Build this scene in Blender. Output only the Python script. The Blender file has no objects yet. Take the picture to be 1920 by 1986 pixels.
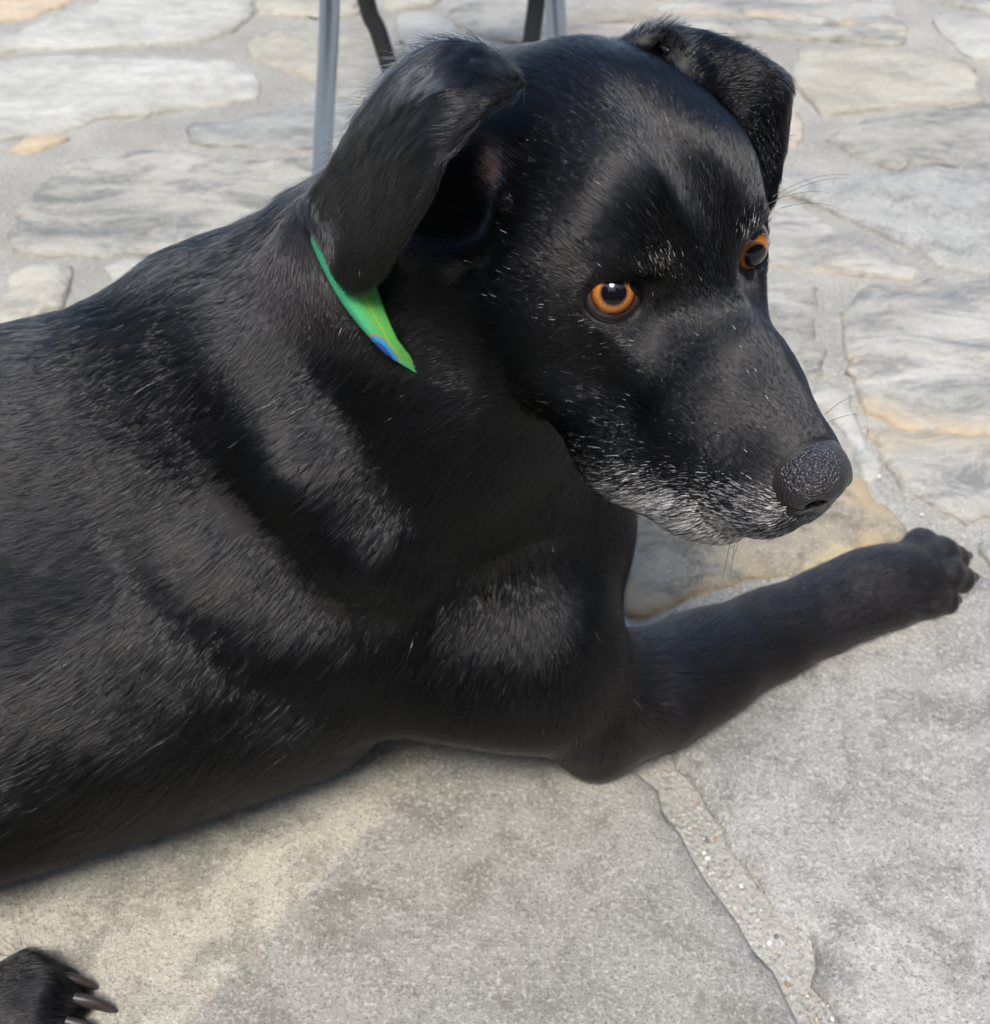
import bpy, math, random, time
import numpy as np
from mathutils import Vector
from mathutils.geometry import delaunay_2d_cdt

# ======================= camera, sky, sun, exposure =======================
scene = bpy.context.scene
cam_data = bpy.data.cameras.new('camera')
cam = bpy.data.objects.new('camera', cam_data)
scene.collection.objects.link(cam)
scene.camera = cam
CAM_H, PITCH, VFOV = 0.62, 42.0, 45.0
cam.location = (0, 0, CAM_H)
cam.rotation_euler = (math.radians(90 - PITCH), 0, 0)
cam_data.sensor_fit = 'VERTICAL'
cam_data.angle = math.radians(VFOV)
cam_data.clip_start = 0.01
cam_data.clip_end = 500
cam_data.dof.use_dof = True
cam_data.dof.focus_distance = 0.475
cam_data.dof.aperture_fstop = 12.0

world = bpy.data.worlds.new('World')
scene.world = world
world.use_nodes = True
wn = world.node_tree.nodes
sky = wn.new('ShaderNodeTexSky')
sky.sky_type = 'NISHITA'
sky.sun_disc = False
SUN_EL, SUN_AZ = 63.0, -165.0      # degrees; azimuth measured from +Y towards +X
sky.sun_elevation = math.radians(SUN_EL)
sky.sun_rotation = math.radians(SUN_AZ)
sky.air_density = 1.0
sky.dust_density = 1.2
sky.ozone_density = 1.2
bg = wn['Background']
bg.inputs['Strength'].default_value = 0.11
world.node_tree.links.new(sky.outputs['Color'], bg.inputs['Color'])

sun_data = bpy.data.lights.new('sun', 'SUN')
sun_data.energy = 1.5
sun_data.angle = math.radians(20)
sun_data.color = (1.0, 0.94, 0.85)
sun = bpy.data.objects.new('sun', sun_data)
scene.collection.objects.link(sun)
_el, _az = math.radians(SUN_EL), math.radians(SUN_AZ)
_d = Vector((math.sin(_az) * math.cos(_el), math.cos(_az) * math.cos(_el), math.sin(_el)))
sun.rotation_euler = (-_d).to_track_quat('-Z', 'Y').to_euler()

scene.view_settings.view_transform = 'Standard'
scene.view_settings.look = 'None'
scene.view_settings.gamma = 1.0
scene.view_settings.use_curve_mapping = False
scene.view_settings.exposure = 1.8
scene.cycles.max_bounces = 3
scene.cycles.diffuse_bounces = 2
scene.cycles.glossy_bounces = 2
scene.cycles.transmission_bounces = 2
scene.cycles.use_adaptive_sampling = True
scene.cycles.adaptive_threshold = .03
scene.cycles.use_denoising = True
scene.cycles.denoising_prefilter = 'ACCURATE'

# ======================= helpers =======================
COL = scene.collection
FPX = 1986 / 2 / math.tan(math.radians(VFOV / 2))
_p = math.radians(PITCH)
FW = np.array([0, math.cos(_p), -math.sin(_p)]); UPV = np.array([0, math.sin(_p), math.cos(_p)])
def ground_at(px, py, z=0.0):
    """point of the patio seen at a place of the photograph (survey of where the joints run)"""
    r = FW + np.array([1.0, 0, 0]) * (px - 960) / FPX - UPV * (py - 993) / FPX
    t = (z - CAM_H) / r[2]
    return np.array([0, 0, CAM_H]) + r * t
def tag(o, label=None, cat=None, group=None, kind=None):
    for k, v in (('label', label), ('category', cat), ('group', group), ('kind', kind)):
        if v: o[k] = v
    return o
def link(name, me, mat=None, parent=None, smooth=True):
    o = bpy.data.objects.new(name, me); COL.objects.link(o)
    if mat: me.materials.append(mat)
    if parent: o.parent = parent
    if smooth and hasattr(me, 'polygons') and len(me.polygons):
        me.polygons.foreach_set('use_smooth', np.ones(len(me.polygons), bool))
    return o
def mesh_of(name, v, faces):
    me = bpy.data.meshes.new(name)
    me.from_pydata([tuple(map(float, p)) for p in v], [], [tuple(map(int, f)) for f in faces]); me.update()
    return me
def mesh_quads(name, v, q):
    me = bpy.data.meshes.new(name)
    me.vertices.add(len(v)); me.vertices.foreach_set('co', np.asarray(v, np.float32).ravel())
    me.loops.add(q.size); me.loops.foreach_set('vertex_index', q.astype(np.int32).ravel())
    me.polygons.add(len(q)); me.polygons.foreach_set('loop_start', np.arange(0, q.size, 4, dtype=np.int32))
    me.update(calc_edges=True)
    return me
class NT:
    """short-hand for node materials"""
    def __init__(self, name):
        self.m = bpy.data.materials.new(name); self.m.use_nodes = True
        self.t = self.m.node_tree; self.b = self.t.nodes['Principled BSDF']
    def n(self, typ, **kw):
        x = self.t.nodes.new('ShaderNode' + typ)
        for k, v in kw.items():
            if k.startswith('i_'):
                key = k[2:].replace('_', ' ')
                x.inputs[int(key) if key.isdigit() else key].default_value = v
            else: setattr(x, k, v)
        return x
    def l(self, a, b): self.t.links.new(a, b); return b
    def math(self, op, a, b=None, clamp=False):
        x = self.n('Math', operation=op, use_clamp=clamp)
        for i, v in enumerate((a, b)):
            if v is None: continue
            if isinstance(v, (int, float)): x.inputs[i].default_value = v
            else: self.l(v, x.inputs[i])
        return x.outputs[0]
    def mix(self, fac, a, b, blend='MIX'):
        x = self.n('Mix', data_type='RGBA', blend_type=blend)
        for sock, v in ((x.inputs[0], fac), (x.inputs[6], a), (x.inputs[7], b)):
            if isinstance(v, (int, float)): sock.default_value = v
            elif isinstance(v, tuple): sock.default_value = v if len(v) == 4 else v + (1,)
            else: self.l(v, sock)
        return x.outputs[2]
    def noise(self, vec, scale, detail=4, rough=.55, dist=0):
        x = self.n('TexNoise'); x.inputs['Scale'].default_value = scale; x.inputs['Detail'].default_value = detail
        x.inputs['Roughness'].default_value = rough; x.inputs['Distortion'].default_value = dist
        if vec is not None: self.l(vec, x.inputs['Vector'])
        return x.outputs['Fac']
    def ramp(self, fac, stops):
        x = self.n('ValToRGB'); e = x.color_ramp.elements
        while len(e) < len(stops): e.new(.5)
        for el, (p, c) in zip(e, stops):
            el.position = p; el.color = c if isinstance(c, tuple) and len(c) == 4 else ((c, c, c, 1) if not isinstance(c, tuple) else c + (1,))
        self.l(fac, x.inputs[0]); return x.outputs[0]
    def bump(self, h, strength, dist, prev=None):
        x = self.n('Bump'); x.inputs['Strength'].default_value = strength; x.inputs['Distance'].default_value = dist
        self.l(h, x.inputs['Height'])
        if prev is not None: self.l(prev, x.inputs['Normal'])
        return x.outputs[0]
    def set(self, **kw):
        for k, v in kw.items():
            s = self.b.inputs[k.replace('_', ' ')]
            if isinstance(v, (int, float)): s.default_value = v
            elif isinstance(v, tuple): s.default_value = v if len(v) == 4 else v + (1,)
            else: self.l(v, s)
        return self.m

# ======================= patio: mortar bed and flagstones =======================
def stone_mat(name, c1, c2, c3, speck=.5, grain=.5, streak=.5, scale=9.0, stain=(.12,.12,.11), stain_amt=.35, edge=None, split=None):
    k = NT(name)
    geo = k.n('NewGeometry'); inf = k.n('ObjectInfo')
    off = k.n('VectorMath', operation='SCALE'); off.inputs['Scale'].default_value = 7.0
    comb = k.n('CombineXYZ'); k.l(inf.outputs['Random'], comb.inputs[0]); k.l(inf.outputs['Random'], comb.inputs[1])
    k.l(comb.outputs[0], off.inputs[0])
    add = k.n('VectorMath', operation='ADD'); k.l(geo.outputs['Position'], add.inputs[0]); k.l(off.outputs[0], add.inputs[1])
    P = add.outputs[0]
    st = k.n('Mapping'); st.inputs['Scale'].default_value = (1 - .75 * streak, 1, 1); st.inputs['Rotation'].default_value = (0, 0, .15); k.l(P, st.inputs[0]); Q = st.outputs[0]
    big = k.noise(Q, scale, 4, .6, .6)
    med = k.noise(Q, scale * 5, 5, .68, .4)
    fine = k.noise(P, 380, 2, .7)
    tiny = k.noise(P, 720, 3, .75)
    col = k.mix(k.ramp(big, [(.36, 0.), (.64, 1.)]), c1, c2)
    col = k.mix(k.math('MULTIPLY', k.ramp(med, [(.45, 0.), (.7, 1.)]), .75), col, c3)
    if split:
        # an old damp mark with its own outline across the slab
        (px, py), (nx, ny), cs = split
        dt = k.n('VectorMath', operation='DOT_PRODUCT'); dt.inputs[1].default_value = (nx, ny, 0)
        sb = k.n('VectorMath', operation='SUBTRACT'); sb.inputs[1].default_value = (px, py, 0); k.l(geo.outputs['Position'], sb.inputs[0]); k.l(sb.outputs[0], dt.inputs[0])
        wob = k.math('MULTIPLY', k.math('SUBTRACT', k.noise(P, 22, 3, .5), .5), .03)
        d = k.math('ADD', dt.outputs['Value'], wob)
        col = k.mix(k.math('MULTIPLY', k.ramp(k.math('ADD', k.math('MULTIPLY', d, 30), .5), [(.38, 0.), (.55, 1.)]), .9), col, cs)
    sp = k.ramp(k.noise(Q, 22, 5, .78, .5), [(.46, 0.), (.62, 1.)])
    col = k.mix(k.math('MULTIPLY', sp, stain_amt), col, stain)
    dk = k.ramp(tiny, [(.53, 0.), (.66, 1.)])
    col = k.mix(k.math('MULTIPLY', dk, speck * 1.25), col, (.06, .058, .052))
    lt = k.ramp(fine, [(.52, 0.), (.70, 1.)])
    col = k.mix(k.math('MULTIPLY', lt, grain * .6), col, (.60, .585, .55))
    pit = k.ramp(k.noise(P, 160, 2, .6), [(.60, 0.), (.70, 1.)])
    col = k.mix(k.math('MULTIPLY', pit, speck * .6), col, (.10, .098, .088))
    if edge:
        at = k.n('Attribute', attribute_name='edge')
        ew = k.math('MULTIPLY', at.outputs['Fac'], k.ramp(k.noise(P, 11, 3, .6), [(.47, 0.), (.62, 1.)]))
        col = k.mix(ew, col, edge)
    hgt = k.math('ADD', k.math('MULTIPLY', med, .55), k.math('ADD', k.math('MULTIPLY', fine, .25), k.math('MULTIPLY', tiny, .20)))
    lay = k.noise(Q, scale * 2.5, 2, .4, 1.5)
    terr = k.math('MULTIPLY', k.math('PINGPONG', lay, .12), 6.)
    nb = k.bump(hgt, .9, .006)
    if streak > .3: nb = k.bump(terr, .35, .005, nb)
    return k.set(Base_Color=col, Roughness=.88, Specular_IOR_Level=.25, Normal=nb)

BLUEGREY = stone_mat('stone_blue_grey', (.28,.275,.25), (.40,.393,.36), (.33,.323,.295), speck=.65, grain=.8, streak=.15, scale=7, stain=(.13,.128,.118), stain_amt=.62)
TANGREY = stone_mat('stone_tan_grey', (.32,.30,.245), (.42,.395,.32), (.35,.33,.275), speck=.6, grain=.7, streak=.1, scale=6, stain=(.13,.122,.10), stain_amt=.6,
                    split=((-.075,.40),(.80,-.60),(.27,.262,.235)))
WHITE = stone_mat('stone_white', (.38,.37,.325), (.49,.48,.43), (.27,.26,.225), speck=.3, grain=.4, streak=.6, scale=8, stain=(.22,.22,.19), stain_amt=.35)
GREY = stone_mat('stone_layered_grey', (.26,.252,.222), (.41,.395,.345), (.36,.335,.27), speck=.35, grain=.4, streak=.75, scale=10, stain=(.12,.125,.115), stain_amt=.85)
DARK = stone_mat('stone_dark_grey', (.20,.21,.20), (.31,.31,.29), (.40,.40,.36), speck=.3, grain=.3, streak=.7, scale=10, stain=(.12,.12,.11), stain_amt=.5)
TAN = stone_mat('stone_tan', (.34,.317,.255), (.44,.415,.345), (.29,.27,.22), speck=.3, grain=.4, streak=.6, scale=9, stain=(.19,.18,.15), stain_amt=.5)
RUST = stone_mat('stone_rusty', (.24,.215,.165), (.37,.325,.235), (.44,.36,.235), speck=.55, grain=.4, streak=.15, scale=13, stain=(.11,.105,.085), stain_amt=.8, edge=(.47,.34,.19))
ORANGE = stone_mat('stone_orange', (.44,.34,.22), (.50,.41,.29), (.38,.31,.22), speck=.2, grain=.3, streak=.6, scale=9, stain=(.24,.2,.15), stain_amt=.4)
LAYER = stone_mat('stone_layered_rust_edge', (.29,.283,.25), (.43,.415,.37), (.37,.345,.285), speck=.35, grain=.4, streak=.75, scale=9, stain=(.15,.155,.15), stain_amt=.85, edge=(.44,.36,.25))
PINK = stone_mat('stone_pinkish', (.40,.33,.27), (.48,.43,.36), (.34,.31,.28), speck=.3, grain=.3, streak=.6, scale=9, stain_amt=.4)

def mortar_mat():
    k = NT('mortar')
    geo = k.n('NewGeometry'); P = geo.outputs['Position']
    big = k.noise(P, 9, 5, .6); sand = k.noise(P, 520, 3, .8); peb = k.n('TexVoronoi'); peb.inputs['Scale'].default_value = 260; k.l(P, peb.inputs['Vector'])
    col = k.mix(k.ramp(big, [(.35, 0.), (.65, 1.)]), (.25,.24,.21), (.35,.335,.295))
    col = k.mix(k.math('MULTIPLY', k.ramp(sand, [(.50, 0.), (.64, 1.)]), .75), col, (.10,.097,.09))
    col = k.mix(k.math('MULTIPLY', k.ramp(k.noise(P, 300, 2, .6), [(.60, 0.), (.70, 1.)]), .6), col, (.55,.54,.50))
    col = k.mix(k.math('MULTIPLY', k.ramp(k.noise(P, 35, 5, .6), [(.55, 0.), (.7, 1.)]), .45), col, (.24,.245,.21))
    h = k.math('ADD', k.math('MULTIPLY', sand, .5), k.math('MULTIPLY', peb.outputs['Distance'], .8))
    return k.set(Base_Color=col, Roughness=.92, Specular_IOR_Level=.2, Normal=k.bump(h, .6, .0035))
MORTAR = mortar_mat()

rs = np.random.default_rng(7)
# mortar bed: fine near the dog, one sheet to the horizon
def patio_sheet():
    n = 120
    def axis(c, half, far):
        a = np.linspace(-half, half, n); e = half * (far / half) ** (np.arange(1, 13) / 12)
        return c + np.concatenate([-e[::-1], a, e])
    X = axis(0, 1.2, 200.); Y = axis(1.0, 1.2, 200.)
    gx, gy = np.meshgrid(X, Y, indexing='ij')
    z = -.0035 + .0010 * np.sin(gx * 31 + 2 * np.sin(gy * 17)) * np.sin(gy * 27 + 1) + .0006 * np.sin(gx * 83 + gy * 61)
    v = np.stack([gx, gy, z], -1).reshape(-1, 3)
    m = len(Y); i = np.arange((len(X) - 1) * m).reshape(-1, m)[:, :-1].ravel()
    q = np.stack([i, i + m, i + m + 1, i + 1], 1)
    return mesh_quads('patio', v, q)
patio = tag(link('patio', patio_sheet(), MORTAR), kind='structure')

def wobble(poly, amp, step):
    """a broken-stone outline: the surveyed polygon, divided and roughened"""
    out = []
    m = len(poly)
    for i in range(m):
        a, b = poly[i], poly[(i + 1) % m]; L = np.linalg.norm(b - a); k = max(1, int(L / step))
        for j in range(k):
            p0, p3 = poly[i - 1], poly[(i + 2) % m]; t = j / k
            c = .5 * (2 * a + (b - p0) * t + (2 * p0 - 5 * a + 4 * b - p3) * t * t + (3 * a - p0 - 3 * b + p3) * t ** 3)
            out.append(.55 * c + .45 * (a + (b - a) * t))
    out = np.array(out); n = len(out)
    f = np.zeros((n, 2))
    for s in (1, 3, 7):
        r = rs.normal(0, 1, (n, 2)); kern = np.ones(s) / s
        f += np.stack([np.convolve(np.concatenate([r[-s:, c], r[:, c], r[:s, c]]), kern, 'same')[s:-s] for c in (0, 1)], 1)
    return out + f * amp * .6
def seg_dist(P, poly):
    d = np.full(len(P), 9.)
    for a, b in zip(poly, np.roll(poly, -1, 0)):
        ab = b - a; t = np.clip(((P - a) @ ab) / (ab @ ab + 1e-12), 0, 1)
        d = np.minimum(d, np.linalg.norm(P - a - t[:, None] * ab, axis=1))
    return d
def inside(P, poly):
    x, y = P[:, 0], P[:, 1]; r = np.zeros(len(P), bool)
    for a, b in zip(poly, np.roll(poly, -1, 0)):
        c = ((a[1] > y) != (b[1] > y)); r ^= c & (x < (b[0] - a[0]) * (y - a[1]) / (b[1] - a[1] + 1e-15) + a[0])
    return r
def flagstone(poly, mat, lift=.002, rough=.0012, res=None, thick=.03, name='flagstone'):
    poly = np.asarray(poly, float)
    dist = np.linalg.norm(poly.mean(0)); size = np.ptp(poly, 0).max()
    if res is None: res = max(.007, .006 + .007 * dist, size / 45)
    out = wobble(poly, .0018 + .0012 * dist, res * .8)
    lo, hi = out.min(0), out.max(0)
    gx, gy = np.meshgrid(np.arange(lo[0], hi[0], res), np.arange(lo[1], hi[1], res)); g = np.stack([gx.ravel(), gy.ravel()], 1) + rs.normal(0, res * .18, (gx.size, 2))
    g = g[inside(g, out)]; dg = seg_dist(g, out) if len(g) else np.zeros(0); g = g[dg > res * .55]
    # a ring a few millimetres inside the edge rounds the arris
    tng = np.roll(out, -1, 0) - np.roll(out, 1, 0); nr = np.stack([-tng[:, 1], tng[:, 0]], 1); nr /= np.linalg.norm(nr, axis=1, keepdims=True) + 1e-9
    ring = out + nr * .0035
    if not inside(ring, out).mean() > .5: ring = out - nr * .0035
    ring = ring[inside(ring, out)]
    pts = np.concatenate([out, ring, g]); n = len(out)
    vs, es, fs, *_ = delaunay_2d_cdt([Vector(p) for p in pts], [(i, (i + 1) % n) for i in range(n)], [list(range(n))], 1, 1e-6)
    v2 = np.array([(p.x, p.y) for p in vs]); d = seg_dist(v2, out); ph = rs.uniform(0, 6, 6)
    f = 1 / max(.06, size * .35)
    zz = (np.sin(v2[:, 0] * 9 * f * .4 + ph[0] + 2 * np.sin(v2[:, 1] * 5 * f * .4 + ph[1])) + .6 * np.sin(v2[:, 1] * 17 * f * .4 + ph[2] + np.sin(v2[:, 0] * 14 * f * .4 + ph[3])) + .35 * np.sin(v2[:, 0] * 140 + ph[4]) * np.sin(v2[:, 1] * 155 + ph[5]))
    z = lift + rough * zz - .0050 * np.exp(-d / .0028)
    v = np.concatenate([np.column_stack([v2, z])]); nv = len(v)
    faces = [tuple(f_) for f_ in fs]
    # skirt round the outside
    idx = {}
    for i, p in enumerate(v2): idx[(round(p[0], 6), round(p[1], 6))] = i
    rim = [idx.get((round(p[0], 6), round(p[1], 6))) for p in out]; rim = [r for r in rim if r is not None]
    low = np.column_stack([v2[rim], np.full(len(rim), -thick)]); v = np.concatenate([v, low])
    for a in range(len(rim)):
        b = (a + 1) % len(rim); faces.append((rim[a], nv + a, nv + b, rim[b]))
    c = np.array([*poly.mean(0), 0.])
    me = mesh_of(name, v - c, faces)
    at = me.attributes.new('edge', 'FLOAT', 'POINT'); at.data.foreach_set('value', np.concatenate([np.exp(-d / .014), np.ones(len(low))]).astype(np.float32))
    o = link(name, me, mat, patio); o.location = c
    return o
# where the joints run, read off the photograph and laid on the ground plane
STONES = [
 (RUST, [(1180,1000),(1210,1100),(1228,1192),(1280,1186),(1312,1168),(1345,1150),(1385,1137),(1450,1125),(1530,1111),(1590,1092),(1622,1090),(1680,1077),(1720,1052),(1762,1040),(1740,1000),(1690,962),(1675,930),(1640,915),(1600,900),(1500,860),(1350,850),(1200,900)]),
 (BLUEGREY, [(1293,1437),(1321,1483),(1351,1533),(1382,1583),(1422,1644),(1447,1679),(1472,1714),(1497,1770),(1527,1800),(1553,1810),(1565,1830),(1573,1875),(1583,1905),(1603,1940),(1628,1986),(1690,2110),(2250,2110),(2150,1330),(1960,1165),(1885,1112),(1800,1130),(1700,1165),(1500,1280),(1400,1350)]),
 (TANGREY, [(1205,1470),(1230,1500),(1266,1533),(1286,1568),(1321,1614),(1336,1649),(1367,1699),(1402,1744),(1427,1785),(1462,1830),(1497,1875),(1517,1915),(1548,1986),(1590,2110),(-350,2110),(-420,1500),(0,1440),(500,1370),(800,1320),(1100,1400)]),
 (GREY, [(-260,720),(300,660),(760,700),(1120,880),(1150,1150),(760,1260),(300,1360),(-330,1440)]),
 (ORANGE, [(-60,-20),(150,-20),(143,4),(100,17),(60,31),(0,36),(-60,38)]),
 (WHITE, [(-80,84),(0,76),(34,66),(100,36),(175,8),(240,-30),(440,-30),(493,6),(500,20),(473,47),(446,66),(398,78),(294,88),(135,93),(0,100),(-80,104)]),
 (WHITE, [(-80,130),(0,124),(51,116),(135,109),(290,108),(358,115),(449,122),(490,138),(505,159),(498,188),(355,208),(300,219),(190,230),(120,252),(60,260),(-80,268)]),
 (ORANGE, [(14,292),(47,272),(101,264),(135,266),(115,280),(68,290)]),
 (DARK, [(361,252),(378,241),(439,233),(527,217),(620,200),(710,195),(720,288),(615,284),(506,283),(422,280),(375,272),(365,262)]),
 (TAN, [(483,86),(486,74),(540,62),(615,57),(640,55),(645,165),(615,155),(588,145),(527,125),(483,108)]),
 (TAN, [(510,25),(495,8),(500,-40),(690,-40),(690,27),(615,32),(570,30)]),
 (GREY, [(71,371),(98,337),(135,306),(209,296),(338,297),(507,305),(640,310),(760,330),(760,460),(560,470),(430,472),(355,484),(287,493),(169,495),(44,494),(19,469),(22,432),(42,402)]),
 (TAN, [(-60,612),(10,562),(25,530),(68,515),(145,514),(138,548),(118,594),(78,606),(0,642),(-60,670)]),
 (WHITE, [(206,520),(236,504),(340,496),(420,492),(430,560),(300,610),(170,606),(215,545)]),
 (TAN, [(655,68),(720,62),(762,90),(792,140),(782,200),(700,215),(658,190),(650,120)]),
 (TAN, [(745,-40),(880,-40),(860,0),(836,11),(762,18),(745,4)]),
 (GREY, [(862,24),(914,5),(1000,-20),(1084,-20),(1084,50),(1010,80),(960,75),(906,56)]),
 (WHITE, [(770,30),(850,26),(895,60),(950,85),(960,150),(830,170),(790,110)]),
 (TAN, [(1095,18),(1150,10),(1230,-30),(1330,-30),(1300,26),(1200,38),(1100,45)]),
 (PINK, [(1090,60),(1154,46),(1235,50),(1275,70),(1230,110),(1100,110)]),
 (LAYER, [(1250,-30),(1726,-30),(1728,0),(1736,14),(1750,30),(1755,46),(1764,64),(1717,63),(1700,54),(1619,47),(1566,40),(1480,31),(1380,27),(1260,18)]),
 (GREY, [(1290,40),(1480,37),(1561,47),(1689,56),(1712,69),(1750,74),(1745,84),(1689,84),(1642,80),(1573,78),(1480,70),(1300,66)]),
 (TAN, [(1526,144),(1545,112),(1550,94),(1642,89),(1747,94),(1800,95),(1842,109),(1879,122),(1899,149),(1905,176),(1908,192),(1851,200),(1759,207),(1610,218),(1589,222),(1580,209),(1557,186)]),
 (PINK, [(1430,92),(1480,97),(1506,104),(1508,128),(1480,137),(1430,132)]),
 (PINK, [(1490,190),(1522,192),(1533,190),(1547,220),(1557,251),(1560,267),(1543,285),(1526,282),(1490,285)]),
 (GREY, [(1598,272),(1629,247),(1689,225),(1759,213),(1851,208),(1990,200),(1990,322),(1828,322),(1770,319),(1735,329),(1700,312),(1654,303),(1624,283)]),
 (WHITE, [(1804,36),(1814,52),(1830,67),(1852,92),(1880,111),(1990,111),(1990,45),(1860,30),(1822,26)]),
 (GREY, [(1812,-30),(1822,0),(1870,13),(1920,25),(1990,30),(1990,-30)]),
 (BLUEGREY, [(1500,338),(1620,335),(1700,337),(1780,330),(2000,330),(2000,545),(1920,530),(1840,515),(1819,512),(1775,485),(1742,470),(1689,444),(1610,410),(1560,390),(1500,372)]),
 (LAYER, [(1440,400),(1500,388),(1545,392),(1560,402),(1608,430),(1677,466),(1747,506),(1784,526),(1764,542),(1735,536),(1677,531),(1608,524),(1522,514),(1440,505)]),
 (GREY, [(1420,560),(1490,548),(1550,545),(1580,558),(1587,597),(1582,632),(1589,667),(1602,722),(1573,729),(1520,725),(1440,690),(1400,620)]),
 (LAYER, [(1655,581),(1668,558),(1712,550),(1770,550),(1800,540),(1860,546),(2000,557),(2000,840),(1920,839),(1863,840),(1805,833),(1759,828),(1721,821),(1698,807),(1677,801),(1664,776),(1657,748),(1648,720),(1640,690),(1627,655),(1628,620)]),
 (LAYER, [(1684,829),(1712,826),(1759,836),(1863,847),(2000,846),(2000,985),(1920,996),(1875,1010),(1851,1004),(1805,976),(1782,966),(1754,962),(1748,946),(1737,918),(1719,890),(1702,864),(1682,841)]),
 (WHITE, [(1598,742),(1640,760),(1660,800),(1676,850),(1698,880),(1710,900),(1688,935),(1660,905),(1640,860),(1600,800),(1560,770)]),
 (GREY, [(1895,1052),(2000,1030),(2000,1150),(1935,1115),(1905,1085)]),
]
polys = []
for mat, px in STONES:
    P2 = np.array([ground_at(*p)[:2] for p in px])
    if ((P2 - np.roll(P2, -1, 0)) @ np.array([0, 0])).sum() == 0:
        ar = .5 * np.sum(P2[:, 0] * np.roll(P2[:, 1], -1) - np.roll(P2[:, 0], -1) * P2[:, 1])
        if ar < 0: P2 = P2[::-1]
    polys.append(P2)
    far = np.linalg.norm(P2.mean(0))
    flagstone(P2, mat, lift=rs.uniform(.002, .0045) if far > .75 else .0034, rough=.0009 if far < .75 else .0014)
# the paving goes on past the frame: irregular stones round about
seeds = []
for ix in range(-7, 8):
    for iy in range(-5, 11):
        seeds.append((ix * .30 + rs.uniform(-.09, .09), .6 + iy * .26 + rs.uniform(-.08, .08)))
seeds = np.array(seeds)
mats = [GREY, TAN, WHITE, LAYER, BLUEGREY, GREY, DARK]
for i, s_ in enumerate(seeds):
    if abs(s_[0]) > 1.75 or s_[1] < -.35 or s_[1] > 2.9: continue
    cell = np.array([(-3., -3.), (5., -3.), (5., 6.), (-3., 6.)]) + 0.0
    for t_ in seeds[np.argsort(((seeds - s_) ** 2).sum(1))[1:16]]:
        mid = (s_ + t_) / 2; nv_ = t_ - s_; nv_ = nv_ / np.linalg.norm(nv_); mid = mid - nv_ * .012
        dd = (cell - mid) @ nv_; new = []
        for a in range(len(cell)):
            b = (a + 1) % len(cell)
            if dd[a] <= 0: new.append(cell[a])
            if (dd[a] <= 0) != (dd[b] <= 0): new.append(cell[a] + (cell[b] - cell[a]) * dd[a] / (dd[a] - dd[b]))
        cell = np.array(new)
        if len(cell) < 3: break
    if len(cell) < 3: continue
    t = np.linspace(0, 1, 8)[:, None]
    smp = np.concatenate([cell[a] + (cell[(a + 1) % len(cell)] - cell[a]) * t for a in range(len(cell))] + [cell.mean(0)[None] + (cell - cell.mean(0)) * .5])
    # keep clear of the surveyed part of the patio
    dep = (smp[:, 1]) * FW[1] + (0 - CAM_H) * FW[2]; upc = smp[:, 1] * UPV[1] + (0 - CAM_H) * UPV[2]
    xx = 960 + FPX * smp[:, 0] / np.maximum(dep, .05); yy = 993 - FPX * upc / np.maximum(dep, .05)
    if ((xx > -30) & (xx < 1950) & (yy > -12) & (yy < 2000) & (dep > .1)).any(): continue
    if any(inside(smp, p_).any() or inside(p_, cell).any() for p_ in polys): continue
    flagstone(cell, mats[i % 7], lift=rs.uniform(.0015, .004), rough=.0018, res=.05)

# pebbles bedded in the mortar joints
def pebble_mesh(seed):
    r = np.random.default_rng(seed); n = 10; m = 6; v = []
    for i in range(m + 1):
        for j in range(n):
            th = math.pi * i / m; p = 2 * math.pi * j / n
            v.append((math.sin(th) * math.cos(p), .75 * math.sin(th) * math.sin(p), .6 * math.cos(th)))
    v = np.array(v); v *= 1 + .10 * np.sin(v @ r.normal(0, 2.5, (3, 1)) + r.uniform(0, 6))
    f = [(i * n + j, i * n + (j + 1) % n, (i + 1) * n + (j + 1) % n, (i + 1) * n + j) for i in range(m) for j in range(n)]
    return v, f
def pebble_mat(name, c):
    k = NT(name); P = k.n('NewGeometry').outputs['Position']
    return k.set(Base_Color=k.mix(k.noise(P, 600, 3), c, tuple(x * .7 for x in c)), Roughness=.6)
PW, PB, PO, PG, PR = (pebble_mat('pebble_' + n_, c_) for n_, c_ in (('white', (.72,.71,.67)), ('tan', (.52,.42,.27)), ('orange', (.40,.18,.07)), ('dark', (.14,.14,.13)), ('pink', (.42,.26,.20))))
PEB = [(PB,1272,1455,9),(PO,1352,1556,7),(PG,1371,1627,10),(PO,1388,1622,7),(PW,1365,1652,9),(PW,1372,1662,12),(PG,1372,1680,7),(PW,1437,1716,10),(PB,1467,1739,7),(PW,1491,1826,13),(PG,1505,1814,10),(PB,1529,1830,7),(PO,1527,1907,10),(PB,1540,1854,5),(PW,1613,1974,9),(PB,1583,1975,9),(PB,1510,1845,7),(PO,1575,1930,5),
       (PO,1345,1196,8),(PW,1327,1192,8),(PR,1312,1181,6),(PG,1286,1208,7),(PG,1301,1188,6),(PO,1467,1142,7),(PR,1494,1142,8),(PG,1541,1126,4),(PG,1270,1218,5),(PR,1797,1035,8),(PW,1787,996,7),(PW,1705,922,8),(PW,408,390,16),(PW,1659,590,11),(PG,1382,1168,4),(PW,1398,1180,3),(PB,1345,1600,5),(PG,1405,1690,5),(PW,1455,1765,4),(PR,1478,1780,4),(PB,1330,1560,4)]
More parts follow.
